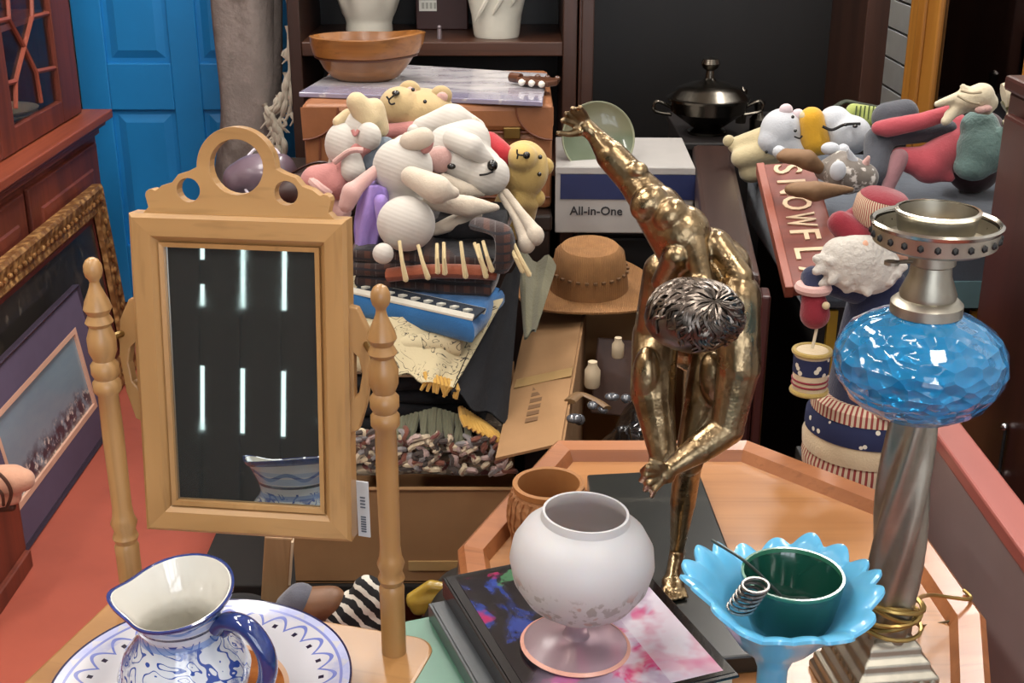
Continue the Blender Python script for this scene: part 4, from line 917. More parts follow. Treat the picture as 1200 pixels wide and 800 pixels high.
def bird(label, pts, Yv, name='carved_bird'):
    A = S(Yv); t = thing(name, label, 'figurine', A(*pts[1]), group='carved wooden birds'); a, b_, c = pts
    obj('bird_body', blob([('c', A(*a), A(*b_, -.02), .01, .021), ('c', A(*b_, -.02), A(*c, 0), .021, .006), ('e', A((a[0]+b_[0])/2, (a[1]+b_[1])/2-1, -.015), (.04, .022, .016)), ('e', A(a[0]+2, a[1]-2, -.01), (.014, .012, .012))], .0045, 3), m_bird, t, world=True)
    obj('beak', blob([('c', A(a[0]-1, a[1]+2, -.005), A(a[0]-7, a[1]+7, -.01), .006, .002)], .002, 1), m_lett, t, world=True)
    dot(t, A(a[0]-1, a[1]-2, -.014), .003); return t
bird('brown carved bird perched across the middle of the sign', [(930, 222), (955, 224), (998, 222)], 2.42)
bird('brown carved bird perched at the top end of the sign', [(920, 182), (945, 187), (972, 205)], 2.52)
A = S(2.54)
for k, (px, py, lb) in enumerate(((913, 178, 'small white egg ornament at the sign top left corner'), (973, 174, 'larger white egg ornament above the carved bird'), (988, 176, 'white egg ornament with dark tip beside the tabby cat'))):
    b = B(); sph(b, A(px, py), (.013+.006*(k == 1), .014, .013)); solo('egg_ornament', b, m_coolw, lb, 'ornament', 'white egg ornaments')

# gnome with drum
Yg = 1.86; A = S(Yg)
gx = A(1012, 540).x; gz = .665
m_navyc = fabric('navy_coat', '#1f2543', .15, 300); m_beard = fabric('white_beard', '#c2bcb2', .08, 120, bump=1.0); m_hatr = fabric('dark_red_hat', '#7c1826', .12, 300); m_face = fabric('peach_face', '#d3a184', .05, 300)
m_strp = Mat('red_cream_stripe', '#c9b99c', .9); gxx, gyy, gzz = m_strp.xyz(); ang = gyy.op('ARCTAN2', gxx); m_strp.over((ang*11).frac() < .45, '#8d3b37')
m_star = Mat('navy_star_print', '#1c2244', .9); m_star.over(m_star.voro(55) < .22, '#d0c8b4')
m_crmc = fabric('cream_canvas', '#c8b492', .08, 300)
t = thing('gnome_figure', 'standing gnome in navy coat with white beard and red mitten behind the oil lamp', 'figurine', (gx, Yg, gz))
b = B(); lathe(b, [(0, .06), (.07, .06), (.076, .1), (.066, .16), (.06, .22), (.05, .29), (.03, .33), (0, .34)], 32); obj('coat', b, m_navyc, t)
def tilt(prof): return lathe(B(), prof, 48)
obj('striped_hem', tilt([(.0, 0), (.085, .0), (.098, .012), (.1, .03), (.096, .045), (.08, .05), (0, .05)]), m_strp, t)
obj('cream_hem', tilt([(.09, .04), (.1, .045), (.101, .062), (.096, .078), (.08, .08)]), m_crmc, t)
obj('star_band', tilt([(.088, .072), (.099, .078), (.098, .1), (.09, .112), (.075, .112)]), m_star, t)
obj('striped_band', tilt([(.08, .106), (.092, .112), (.091, .13), (.08, .14), (.06, .135)]), m_strp, t)
b = B(); lathe(b, [(0, .1), (.03, .1), (.036, .13), (.032, .17), (.02, .185), (0, .19)], 20, c=(.01, -.07, .03)); obj('brown_sack', b, m_bagb if False else fabric('brown_sack', '#8a5a3c', .12), t)
obj('head', sph(B(), (0, 0, .385), (.045, .042, .045)), m_face, t)
bp_ = lambda px, py, d=-.05: A(px, py, d)
prim = [('e', bp_(1005, 308), (.05, .03, .045)), ('e', bp_(985, 300, -.045), (.03, .022, .03)), ('e', bp_(1020, 315), (.045, .028, .04))]
random.seed(5)
for k in range(26):
    a = random.uniform(0, PI*1.0)+PI*1.0; c = bp_(1005+random.uniform(-15, 15), 305+random.uniform(-8, 8)); e = c+Vector((math.cos(a)*.05, random.uniform(-.02, .0), math.sin(a)*.042)); prim.append(('c', c, e, .014, .007))
obj('beard', blob(prim, .0035, 2), m_beard, t, world=True)
obj('nose', sph(B(), bp_(1012, 288, -.06), .011, sub=2), m_face, t, world=True)
obj('hat', blob([('c', bp_(985, 262, -.02), bp_(1005, 278, -.035), .02, .022), ('c', bp_(1005, 270, 0), bp_(1040, 268, .01), .035, .04), ('c', bp_(1010, 262, .01), bp_(1035, 255, .01), .03, .035)], .005, 4), m_hatr, t, world=True)
b = B(); lathe(b, [(0, .03), (.034, .03), (.04, .022), (.041, 0), (.034, -.014), (0, -.014)], 40); hc = bp_(1031, 251, -.02); b.transform(Matrix.Translation(hc) @ Euler((.1, .15, 0)).to_matrix().to_4x4()); hb = obj('striped_hat_band', b, m_strp, t, world=True)
# the stripes run round the hat band's own middle
vc = Vector((hc.x-gx, hc.y-Yg, hc.z-gz)); hb.data.transform(Matrix.Translation(-vc)); hb.location = vc
b = B(); lathe(b, [(0, .036), (.03, .034), (.0365, .028), (.034, .024), (0, .024)], 40); b.transform(Matrix.Translation(hc) @ Euler((.1, .15, 0)).to_matrix().to_4x4()); obj('hat_crown', b, m_hatr, t, world=True)
obj('arm', blob([('c', (-.04, -.01, .31), A(952, 325, -.03)-Vector((gx, Yg, gz)), .024, .018), ('c', A(952, 325, -.03)-Vector((gx, Yg, gz)), A(953, 342, -.045)-Vector((gx, Yg, gz)), .018, .017)], .004, 4), m_navyc, t)
mt = obj('mitten', blob([('c', A(953, 348, -.05), A(955, 368, -.055), .018, .023), ('c', A(962, 352, -.055), A(966, 358, -.06), .008, .008)], .004, 3), m_hatr, t, world=True)
obj('mitten_cuff', tube(B(), [A(953, 337, -.047)+Vector((.02*math.cos(a), .02*math.sin(a), 0)) for a in [2*PI*k/20 for k in range(20)]], .008, 8, closed=True), m_palepk, mt, world=True)
obj('button', sph(B(), A(968, 358, -.075), .006, sub=2), m_crm, t, world=True)
obj('drum_wire', tube(B(), [A(958, 378, -.055), A(956, 390, -.06), A(952, 408, -.06)], .0025, 6), m_lace, t, world=True)
dc = A(950, 434, -.06)
dm = B(); lathe(dm, [(0, -.034), (.024, -.034), (.026, -.03), (.0265, .03), (.025, .034), (0, .03)], 28, c=dc); d = obj('drum', dm, m_crmc, t, world=True)
b = B(); lathe(b, [(.0262, -.002), (.0272, -.001), (.0275, .024), (.0262, .025)], 28, c=dc); obj('star_print_band', b, m_star, d, world=True)
for z_, r_ in ((.032, .027), (-.032, .026)): obj('drum_rim', tube(B(), [dc+Vector((r_*math.cos(a), r_*math.sin(a), z_)) for a in [2*PI*k/28 for k in range(28)]], .004, 8, closed=True), fabric('rim_gold', '#a58c4a', .1), d, world=True)
for z_ in (-.012, -.02): obj('drum_stripe', tube(B(), [dc+Vector((.0266*math.cos(a), .0266*math.sin(a), z_)) for a in [2*PI*k/28 for k in range(28)]], .0016, 6, closed=True), m_hatr, d, world=True)
t = thing('plant_stand', 'black square stand holding up the gnome', 'stand', (gx, Yg, 0))
obj('stand_top', bx(-.09, .09, -.085, .09, .64, .664), m_black, t, smooth=False, bevel=.003); obj('stand_shelf', bx(-.08, .08, -.08, .08, .2, .215), m_black, t, smooth=False)
for sx in (-.075, .075):
    for sy in (-.07, .075): obj('leg', bx(sx-.012, sx+.012, sy-.012, sy+.012, 0, .645), m_black, t, smooth=False)

# framed mirror by the slat wall
m_oakp = wood('golden_oak', '#a8722f', '#8a571f', 2, 12, .35, .3); m_mir = Mat('dark_mirror', '#7f7f85', .04, 1.0)
e0, e1 = Vector((1.075, 3.5, 0)), Vector((1.27, 2.95, 0)); yw = math.atan2(e1.y-e0.y, e1.x-e0.x); Lm = (e1-e0).length
t = thing('standing_mirror', 'tall oak framed mirror standing by the white slat wall', 'mirror', e0, (0, 0, yw))
# local +X runs along the mirror, -Y faces into the room
for a, b_ in ((0, .13), (Lm-.13, Lm)):
    f = obj('frame_stile', bx(a, b_, -.02, .02, 0, 1.9), m_oakp, t, smooth=False, bevel=.008); obj('stile_moulding', bx(a+.045, a+.08, -.03, -.018, .02, 1.88), m_oakp, f, smooth=False, bevel=.008)
for a, b_ in ((0, .12), (1.78, 1.9)): obj('frame_rail', bx(.13, Lm-.13, -.02, .02, a, b_), m_oakp, t, smooth=False, bevel=.008)
obj('mirror_glass', bx(.125, Lm-.125, -.006, .004, .11, 1.79), m_mir, t, smooth=False)
# tall red brown cabinet at the right edge
m_rcab = wood('red_brown_cabinet', '#43211c', '#2c1512', 2, 9, .35, .3)
cx0 = at(1152, 500, Y=1.98).x
t = thing('tall_cabinet', 'tall red brown wooden cabinet at the right edge of the view', 'cabinet', (1.0, 1.85, 0))
obj('cabinet_body', bx(cx0+.02, XR-.01, 1.55, 2.12, 0, 1.23), m_rcab, t, world=True, smooth=False, bevel=.006)
obj('cabinet_top', bx(cx0+.01, XR-.01, 1.54, 2.125, 1.23, 1.255), m_rcab, t, world=True, smooth=False, bevel=.006)
d = obj('cabinet_door', bx(cx0, cx0+.018, 1.58, 2.08, .05, 1.2), m_rcab, t, world=True, smooth=False, bevel=.006)
kp = atX(1178, 500, cx0-.005); obj('bolt', tube(B(), [(cx0-.004, kp.y, kp.z), (cx0-.004, kp.y, kp.z-.085)], .0028, 6), m_black, d, world=True)
for dz in (0, -.085): obj('bolt_knob', sph(B(), (cx0-.006, kp.y, kp.z+dz), .007, sub=2), plain('chrome', '#b8b8b8', .2, 1, var=0), d, world=True)
# pink framed board standing on edge right of the table
m_pinkw = wood('pink_painted_wood', '#b0665c', '#92504a', 1, 8, .4, .2); m_greyb = plain('grey_pink_face', '#8f7f7d', .55, var=.12, scale=5)
t = thing('pink_framed_board', 'dusty pink framed board standing on edge beside the oak table', 'board', (.66, 1.45, 0))
y0_, y1_, zt = 1.02, 1.8, .785
obj('board_face', bx(.645, .665, y0_, y1_, .02, zt-.01), m_greyb, t, world=True, smooth=False)
obj('top_rail', bx(.635, .685, y0_, y1_, zt-.025, zt), m_pinkw, t, world=True, smooth=False, bevel=.004)
obj('end_rail', bx(.635, .685, y1_-.03, y1_+.002, 0, zt-.026), m_pinkw, t, world=True, smooth=False, bevel=.004); obj('end_rail', bx(.635, .685, y0_, y0_+.03, 0, zt-.026), m_pinkw, t, world=True, smooth=False, bevel=.004)
obj('bottom_rail', bx(.635, .685, y0_, y1_, 0, .03), m_pinkw, t, world=True, smooth=False)

# ---------------------------------------------------------------- foreground: oak table
m_oak = wood('oak_top', '#b07c4c', '#845430', 0, 11, .3, .45); m_oakr = wood('oak_rim', '#a56a42', '#875230', 0, 14, .32, .4)
ZT = .745
octo = [(.065, 1.765), (.36, 1.765), (.54, 1.575), (.556, 1.285), (.47, 1.0), (.2, .9), (-.03, 1.05), (-.07, 1.445)]
oc = Vector((sum(p[0] for p in octo)/8, sum(p[1] for p in octo)/8, 0))
t = thing('octagonal_table', 'octagonal oak tray table with raised rim under the statue and lamp', 'table', (oc.x, oc.y, 0))
def inset(poly, d):
    out = []
    n = len(poly)
    for i in range(n):
        p0, p1, p2 = Vector(poly[i-1]), Vector(poly[i]), Vector(poly[(i+1) % n])
        e1, e2 = (p1-p0).normalized(), (p2-p1).normalized(); n1, n2 = Vector((e1.y, -e1.x)), Vector((e2.y, -e2.x))
        b = (n1+n2).normalized(); out.append(p1+b*(d/max(.3, b.dot(n1))))
    return out
loc8 = [Vector((p[0]-oc.x, p[1]-oc.y)) for p in octo]
b = B(); prism(b, inset(loc8, .01), ZT-.022, ZT); obj('table_top', b, m_oak, t, smooth=False)
i0, i1, i2 = loc8, inset(loc8, .008), inset(loc8, .032)
for k in range(8):
    j = (k+1) % 8
    ra = [(*i0[k], ZT-.03), (*i0[k], ZT+.012), (*i1[k], ZT+.02), (*i2[k], ZT+.016), (*inset(loc8, .04)[k], ZT-.0), (*inset(loc8, .04)[k], ZT-.03)]
    rb = [(*i0[j], ZT-.03), (*i0[j], ZT+.012), (*i1[j], ZT+.02), (*i2[j], ZT+.016), (*inset(loc8, .04)[j], ZT-.0), (*inset(loc8, .04)[j], ZT-.03)]
    b = B(); rings(b, [ra, rb]); obj('rim_board', b, m_oakr, t, smooth=False)
b = B(); prism(b, inset(loc8, .07), ZT-.09, ZT-.022); obj('apron', b, m_oakr, t, smooth=False)
for k in range(0, 8, 2):
    p = inset(loc8, .11)[k]; b = B(); lathe(b, [(0, 0), (.018, 0), (.022, .05), (.028, .2), (.02, .25), (.03, .3), (.028, .62), (.03, ZT-.09), (0, ZT-.09)], 20, c=(p.x, p.y, 0)); obj('leg', b, m_oakr, t)

# ---------------------------------------------------------------- bronze statue
m_bronze = Mat('polished_bronze', '#937e5f', .3, 1.0)
nb = m_bronze.noise(28, detail=3); m_bronze.over(ramp(nb, .48, .7)*.7, '#54422c'); m_bronze.over(ramp(m_bronze.noise(70), .56, .7)*.4, '#d9c19a')
m_bronze.bump(m_bronze.noise(75, detail=2), .35, .004); m_bronze.rough(m_bronze.noise(40)*.35+.14)
m_hair = plain('dark_bronze_hair', '#6d645c', .3, 1.0, var=.4, scale=60)
m_base = plain('black_stone', '#151714', .3, var=.35, scale=7, coat=.4)
fp = at(787, 690, z=.772)
t = thing('bronze_statue', 'bronze statue of bowed nude figure with one arm flung up on black base', 'statue', (fp.x, fp.y, ZT))
bq = [(.107, 1.637), (.268, 1.655), (.285, 1.2), (.11, 1.175)]
b = B(); prism(b, bq, ZT+.0005, ZT+.024); obj('stone_base', b, m_base, t, world=True, smooth=False, bevel=.003)
Q = lambda px, py, Y: at(px, py, Y=Y)
ZB = ZT+.024
ank = at(793, 648, z=ZB+.016)
foot_c = at(788, 680, z=ZB+.009)
pr = [
    # torso, back, flanks
    ('e', Q(822, 322, 1.37), (.05, .05, .048)), ('e', Q(845, 318, 1.33), (.034, .04, .038)), ('e', Q(800, 345, 1.39), (.044, .04, .05)),
    ('c', Q(776, 318, 1.37), Q(768, 395, 1.385), .022, .026), ('e', Q(824, 395, 1.42), (.052, .04, .045)),
    ('c', Q(856, 330, 1.31), Q(866, 390, 1.33), .022, .024), ('e', Q(830, 288, 1.33), (.028, .03, .02)),
    # raised arm
    ('e', Q(800, 272, 1.32), (.03, .028, .03)), ('c', Q(806, 296, 1.325), Q(772, 246, 1.34), .032, .027), ('c', Q(772, 246, 1.34), Q(738, 206, 1.36), .025, .0175),
    ('e', Q(760, 238, 1.325), (.018, .016, .022), (0, .8, 0)), ('e', Q(786, 252, 1.315), (.018, .018, .02), (0, .8, 0)),
    ('c', Q(738, 206, 1.36), Q(716, 182, 1.37), .018, .017), ('c', Q(716, 182, 1.37), Q(697, 158, 1.38), .0165, .0095), ('e', Q(747, 200, 1.35), (.012, .012, .01)),
    # hanging arm
    ('e', Q(864, 352, 1.29), (.026, .028, .032)), ('c', Q(866, 350, 1.285), Q(866, 430, 1.27), .023, .024), ('c', Q(866, 430, 1.27), Q(852, 500, 1.262), .023, .0185),
    ('e', Q(872, 405, 1.27), (.016, .018, .03)), ('c', Q(852, 502, 1.262), Q(820, 525, 1.25), .019, .017), ('c', Q(820, 525, 1.25), Q(785, 549, 1.24), .0165, .0095),
    # thighs
    ('c', Q(768, 392, 1.385), Q(765, 460, 1.345), .027, .026), ('c', Q(765, 460, 1.345), Q(777, 533, 1.305), .025, .016), ('e', Q(757, 440, 1.34), (.016, .02, .035)),
    ('c', Q(842, 400, 1.385), Q(828, 465, 1.36), .03, .027), ('c', Q(828, 465, 1.36), Q(808, 536, 1.335), .026, .017), ('e', Q(838, 445, 1.335), (.018, .018, .035), (0, -.2, 0)),
    # bent leg folded back behind
    ('c', Q(777, 535, 1.305), Q(792, 540, 1.4), .0165, .016), ('c', Q(792, 540, 1.4), Q(806, 522, 1.46), .016, .009), ('c', Q(806, 522, 1.46), Q(815, 512, 1.5), .01, .006),
    # standing shin and foot
    ('e', Q(808, 540, 1.325), (.0165, .017, .018)), ('c', Q(806, 545, 1.335), Q(800, 590, 1.36), .0165, .0155), ('c', Q(800, 590, 1.36), ank, .015, .0085), ('e', Q(802, 585, 1.372), (.014, .016, .026)),
    ('c', ank, ank+Vector((.004, .012, -.006)), .0095, .0095), ('c', ank, foot_c, .0095, .009), ('e', foot_c+Vector((0, -.006, 0)), (.014, .02, .0075)),
    # neck
    ('c', Q(822, 330, 1.3), Q(815, 360, 1.26), .022, .02), ('e', Q(812, 378, 1.235), (.036, .034, .032)),
    # muscles of the back and arms
    ('c', Q(812, 282, 1.305), Q(824, 326, 1.285), .014, .011), ('c', Q(792, 300, 1.3), Q(776, 330, 1.33), .014, .012), ('c', Q(840, 285, 1.315), Q(868, 325, 1.29), .014, .014),
]
# toes
for k in range(5):
    a = foot_c+Vector((-.011+k*.0055, -.018, -.002)); pr.append(('c', a, a+Vector((-.001+.0008*k, -.016+.0022*abs(k-1), -.003)), .0038 if k else .0045, .003))
# raised hand: palm and five spread fingers
wr_ = Q(697, 158, 1.38); pc = Q(688, 150, 1.382); pr += [('c', wr_, pc, .0095, .0095), ('e', pc, (.0125, .0065, .0095), (0, .75, 0))]
for (a, m_, e) in (((677, 148), (669, 144), (659, 141)), ((678, 143), (671, 137), (663, 133)), ((682, 140), (677, 133), (671, 127)), ((687, 139), (684, 132), (680, 126))):
    A0, A1, A2 = Q(*a, 1.382), Q(*m_, 1.374), Q(*e, 1.362); pr += [('c', pc, A0, .006, .0042), ('c', A0, A1, .0042, .0038), ('c', A1, A2, .0037, .003)]
pr += [('c', pc, Q(679, 155, 1.378), .006, .0048), ('c', Q(679, 155, 1.378), Q(667, 157, 1.366), .0044, .0038), ('c', Q(667, 157, 1.366), Q(654, 156, 1.358), .0036, .003)]
# lowered hand, fingers hooked over the knee
hc_ = Q(779, 556, 1.236); pr += [('c', Q(785, 549, 1.24), hc_, .0095, .0105), ('e', hc_, (.0125, .009, .0095), (0, .5, 0))]
for k, (a, m_, e) in enumerate((((768, 549), (759, 547), (752, 552)), ((767, 554), (757, 556), (751, 563)), ((768, 561), (760, 566), (756, 574)), ((773, 566), (767, 573), (764, 581)))):
    A0, A1, A2 = Q(*a, 1.228), Q(*m_, 1.222), Q(*e, 1.232); pr += [('c', hc_, A0, .0058, .0045), ('c', A0, A1, .0044, .0038), ('c', A1, A2, .0038, .003)]
pr += [('c', hc_, Q(774, 543, 1.23), .0058, .0044), ('c', Q(774, 543, 1.23), Q(763, 539, 1.228), .0044, .0032)]
obj('figure', blob(pr, .0017, 3, .45), m_bronze, t, world=True, angle=80)
hm_ = B(); HC = Q(812, 371, 1.225); sph(hm_, HC, (.05, .042, .036)); hair = obj('hair', hm_, m_hair, t, world=True)
random.seed(21)
b = B()
crown = Vector((.35, -.62, .7)).normalized(); cu_, cv_, _ = basis(crown)
for k in range(230):      # swirling hair strands flowing out from the crown
    ph0 = random.uniform(0, 2*PI); r0 = random.uniform(.05, 1.0); ln = random.uniform(.5, 1.0); pts = []
    for s_ in range(9):
        rr0 = r0+ln*s_/8; pa = ph0+.55*rr0+.1*math.sin(s_*1.1+k)
        d = crown*math.cos(rr0)+(cu_*math.cos(pa)+cv_*math.sin(pa))*math.sin(rr0)
        lift = 1.0+.035*math.sin(PI*s_/8)+.012*math.sin(k)
        pts.append(HC+Vector((d.x*.05, d.y*.042, d.z*.037))*lift)
    tube(b, pts, [.0005, .0012, .0017, .002, .0022, .002, .0017, .0012, .0005], 5)
hs_ = obj('hair_strands', b, m_hair, hair, world=True); hs_['kind'] = 'stuff'

# ---------------------------------------------------------------- books
m_pages = plain('page_edges', '#cfc4ae', .8, var=.08); m_pages.bump(m_pages.noise(300, (.02, .02, 3)), .3, .001)
def book(name, label, c, yaw, w_, l_, th, cov, tilt=0):
    """w_ across, l_ along; origin at the bottom centre"""
    t = thing(name, label, 'book', c, (0, tilt, yaw), 'books under the frosted goblet')
    obj('page_block', bx(-w_/2+.002, w_/2-.006, -l_/2+.004, l_/2-.004, .003, th-.003), m_pages, t, smooth=False)
    obj('front_cover', bx(-w_/2, w_/2, -l_/2, l_/2, th-.003, th), cov, t, smooth=False, bevel=.001); obj('back_cover', bx(-w_/2, w_/2, -l_/2, l_/2, 0, .003), cov, t, smooth=False, bevel=.001)
    obj('spine', bx(-w_/2-.002, -w_/2+.003, -l_/2, l_/2, 0, th), cov, t, smooth=False, bevel=.001); return t
m_grnb = plain('green_cover', '#4f7a66', .35, var=.12, coat=.5); m_gryb = plain('grey_cover', '#474c4f', .3, var=.15, coat=.5)
m_cov = Mat('art_cover', '#15131a', .15, coat=.8); cxx, cyy, czz = m_cov.xyz()
n1, n2, n3 = m_cov.noise(9, detail=3), m_cov.noise(13, detail=4, dist=.6), m_cov.noise(17, detail=3)
mid = ramp(cxx*1.0-cyy*.6+n1*.25, .06, .2)
m_cov.over(ramp(n2, .52, .6), '#283f8c'); m_cov.over(ramp(n3, .57, .63), '#a5275c'); m_cov.over(ramp(m_cov.noise(24), .62, .67), '#3f6a4c'); m_cov.over(mid*.92, '#c9b3cc'); m_cov.over(mid*ramp(n2, .48, .56), '#d0437f'); m_cov.over(mid*ramp(n3, .55, .64)*.8, '#e6e0ea')
m_cov.over((cxx.abs() > .098).mx(cyy.abs() > .128), '#121114'); m_cov.over((cxx > .04)*(cyy.abs() < .128)*(cxx < .098)*ramp(n1, .45, .55)*.6, '#e2dbe4')
yawb = .36
tb = (.075, 1.165)
def off(dx, dy): return (tb[0]+dx*math.cos(yawb)-dy*math.sin(yawb), tb[1]+dx*math.sin(yawb)+dy*math.cos(yawb))
zb = ZT+.0245
book('green_book', 'green glossy hardback at the bottom of the book stack', (*off(-.078, .0), zb), yawb, .21, .27, .018, m_grnb)
book('grey_book', 'dark grey hardback between the green book and the black art book', (*off(-.03, -.002), zb+.0182), yawb, .2, .265, .02, m_gryb)
tbk = book('art_book', 'black art book with colourful pink and blue cover under the goblet', (*off(0, 0), zb+.0384), yawb, .22, .28, .024, plain('black_cover', '#131216', .22, var=.1, coat=.6))
obj('cover_print', bx(-.098, .108, -.134, .134, .0238, .0246), m_cov, tbk, smooth=False)
ZBK = zb+.0384+.0246

# frosted glass goblet
m_fro = Mat('frosted_glass', '#d2d0d1', .45, trans=.25, sss=.3); fx_, fy_, fz_ = m_fro.xyz()
bandm = ramp(fz_+m_fro.noise(30)*.02, .112, .1)*ramp(fz_, .055, .064)
m_fro.over(bandm*ramp(m_fro.noise(70, detail=3), .53, .58)*.75, '#a09a94'); m_fro.over(bandm*ramp(m_fro.noise(45, detail=2), .6, .64)*.7, '#bd8f7e')
m_ft = Mat('pink_frosted_foot', '#e7ccd2', .28, trans=.75, ior=1.3)
gb = at(674, 757, z=ZBK)
t = thing('frosted_goblet', 'frosted white glass goblet with faded flower band standing on the art book', 'goblet', (gb.x, gb.y, ZBK), (0, .05, 0))
R_ = .073
pf = [(.0, .036), (.012, .036), (.03, .042), (.055, .06), (.068, .08), (R_, .102), (.0705, .12), (.061, .136), (.05, .145), (.0445, .149), (.043, .157), (.0405, .157), (.042, .147), (.055, .134), (.0665, .119), (.0695, .102), (.065, .082), (.05, .062), (.028, .046), (0, .042)]
b = B(); lathe(b, pf, 56); obj('bowl', b, m_fro, t)
b = B(); lathe(b, [(0, 0), (.053, 0), (.056, .0022), (.053, .005), (.03, .008), (.014, .014), (.01, .024), (.013, .037), (0, .037)], 48); obj('foot', b, m_ft, t)
b = B(); lathe(b, [(.0535, .001), (.0565, .0018), (.0572, .003), (.0535, .0052)], 48); obj('foot_edge', b, plain('peach_glass_edge', '#d9a08e', .3, var=.05), t)

# woven pot behind the goblet
m_wov = plain('woven_clay', '#a5744a', .8, var=.15, scale=20); m_wov.bump(m_wov.voro(90), .8, .004)
pp = at(643, 566, Y=1.5)
t = thing('woven_pot', 'small tan woven pot half hidden behind the frosted goblet', 'pot', (pp.x, 1.5, ZT+.0005))
hz_ = pp.z-ZT
b = B(); lathe(b, [(0, 0), (.04, 0), (.046, .006), (.053, hz_*.4), (.05, hz_*.75), (.044, hz_*.92)], 40); obj('pot_body', b, m_wov, t)
b = B(); lathe(b, [(.043, hz_*.86), (.0465, hz_*.9), (.0475, hz_), (.044, hz_+.002), (.041, hz_), (.041, .02), (0, .02)], 40); obj('pot_neck', b, plain('tan_clay', '#a3703f', .6, var=.12), t)
for k in range(26):
    a = 2*PI*k/26; b = B(); tube(b, [((.047+.006*math.sin(PI*s/5))*math.cos(a+.06*(s % 2)), (.047+.006*math.sin(PI*s/5))*math.sin(a+.06*(s % 2)), .004+s*hz_*.16) for s in range(6)], .003, 5); obj('woven_rib', b, m_wov, t)
b = B()
for k in range(26): a = random.uniform(0, 2*PI); r_ = random.uniform(0, .032); sph(b, (r_*math.cos(a), r_*math.sin(a), hz_*.45+random.uniform(0, .008)), (.008, .007, .005), sub=1)
o = solo('dried_seeds', b, plain('dried_brown', '#5a3922', .8, var=.3), 'brown dried seeds filling the woven pot', 'seeds'); o['kind'] = 'stuff'; o.location = (pp.x, 1.5, ZT)

# ---------------------------------------------------------------- ruffled blue compote with the green jar
m_turq = Mat('turquoise_milk_glass', '#5fb0d8', .28, coat=.4, sss=.25)
cr = at(913, 693, Y=1.04); RZ = cr.z
cz = RZ-ZT
t = thing('ruffled_compote', 'turquoise milk glass compote with ruffled rim holding a green jar', 'compote', (cr.x, 1.04, ZT+.0005))
def ruf(a, r, z):
    f = max(0, min(1, (r-.036)/.05))**1.4*(1 if z > cz-.06 else 0); w1 = a*9+.35*math.sin(3*a); c = math.sqrt(math.cos(w1)**2+.03)
    return r*(1+.12*f*(c-.62)), z+f*(.009*(c-.6)+.009*math.cos(2*a-.5)+.005*math.cos(5*a+1))
b = B(); lathe(b, [(0, 0), (.048, 0), (.05, .004), (.042, .012), (.018, .022), (.0145, .04), (.0145, cz-.085), (.02, cz-.07), (.036, cz-.055), (.05, cz-.036), (.06, cz-.022), (.07, cz-.01), (.08, cz-.002), (.088, cz+.003), (.0905, cz+.0055), (.0895, cz+.0085), (.086, cz+.0085), (.078, cz+.0045), (.068, cz-.003), (.058, cz-.014), (.047, cz-.03), (.033, cz-.048), (0, cz-.056)], 256, fn=ruf)
obj('compote_glass', b, m_turq, t)
m_gj = Mat('green_jar_glass', '#184c3d', .12, coat=.6, trans=.3)
jz = RZ-.0535
t = thing('green_jar', 'dark green round jar sitting inside the blue compote', 'jar', (cr.x+.012, 1.042, jz))
b = B(); lathe(b, [(0, 0), (.02, 0), (.028, .006), (.036, .016), (.041, .03), (.045, .05), (.0475, .066), (.048, .07), (.046, .071), (.044, .066), (.037, .035), (.03, .022), (0, .02)], 48); obj('jar_glass', b, m_gj, t)
b = B(); lathe(b, [(.0465, .067), (.0482, .0695), (.048, .0725), (.0455, .0725), (.0445, .0685)], 48); obj('jar_rim', b, Mat('green_rim', '#2f6a52', .25, coat=.5), t)
obj('dark_residue', blob([('e', (.012, 0, .032), (.022, .02, .01)), ('e', (-.008, .012, .03), (.02, .016, .008)), ('e', (.02, -.012, .036), (.01, .01, .01))], .004, 1), plain('dark_wax', '#142a24', .5, var=.3), t)
a_, e_ = at(834, 633, Y=1.09), at(912, 686, Y=1.055); e_ = Vector((cr.x, 1.03, jz+.055))
o = solo('metal_stick', tube(B(), spline([a_, a_.lerp(e_, .5)+Vector((0, 0, .006)), e_], 6), .0016, 6), plain('dull_steel', '#4c5452', .35, .9, var=.1), 'thin metal stick leaning from the blue rim into the green jar', 'stick')
b = B()
sp = at(874, 700, Y=1.0)
t = thing('silver_spring', 'coiled silver spring wedged between green jar and blue glass', 'spring', sp-Vector((0, 0, .012)))
for k in range(6): obj('coil', tube(B(), [(.012*math.cos(a)-.004+.004*k*.6, .008*math.sin(a), .002+.0045*k+.003*math.sin(a)) for a in [2*PI*j/16 for j in range(16)]], .0018, 6, closed=True), plain('steel_coil', '#8d8a86', .25, 1, var=.2), t)

# ---------------------------------------------------------------- blue glass oil lamp
m_ag = plain('antique_silver', '#b3ad9e', .4, 1, var=.2, scale=20); m_bs = plain('brushed_pewter', '#a39e90', .42, 1, var=.2, scale=20); m_br2 = plain('brass_wick', '#b3905a', .35, 1, var=.15)
m_bg = Mat('blue_optic_glass', '#2f9fdc', .06, trans=.5, ior=1.4, coat=.8); m_bg.over(ramp(m_bg.noise(10), .45, .65)*.4, '#0d5f9c')
m_bg.bump(m_bg.voro(50, (1, 1, 1.6)), .75, .012)
lp_ = at(1030, 812, z=ZT); lx, ly = lp_.x, lp_.y
t = thing('oil_lamp', 'antique oil lamp with blue glass font and twisted silver stem', 'lamp', (lx, ly, ZT+.0005), (0, 0, 0))
lz = lambda py: at(1060, py, Y=ly).z-ZT
ZF = lz(425); Zs0, Zs1 = .078, ZF-.055
fr_ = .083
b = B()
def sq(s, z): return [(s*math.cos(a)*1.414*.5, s*math.sin(a)*1.414*.5, z) for a in [PI/4+PI/2*k for k in range(4)]]
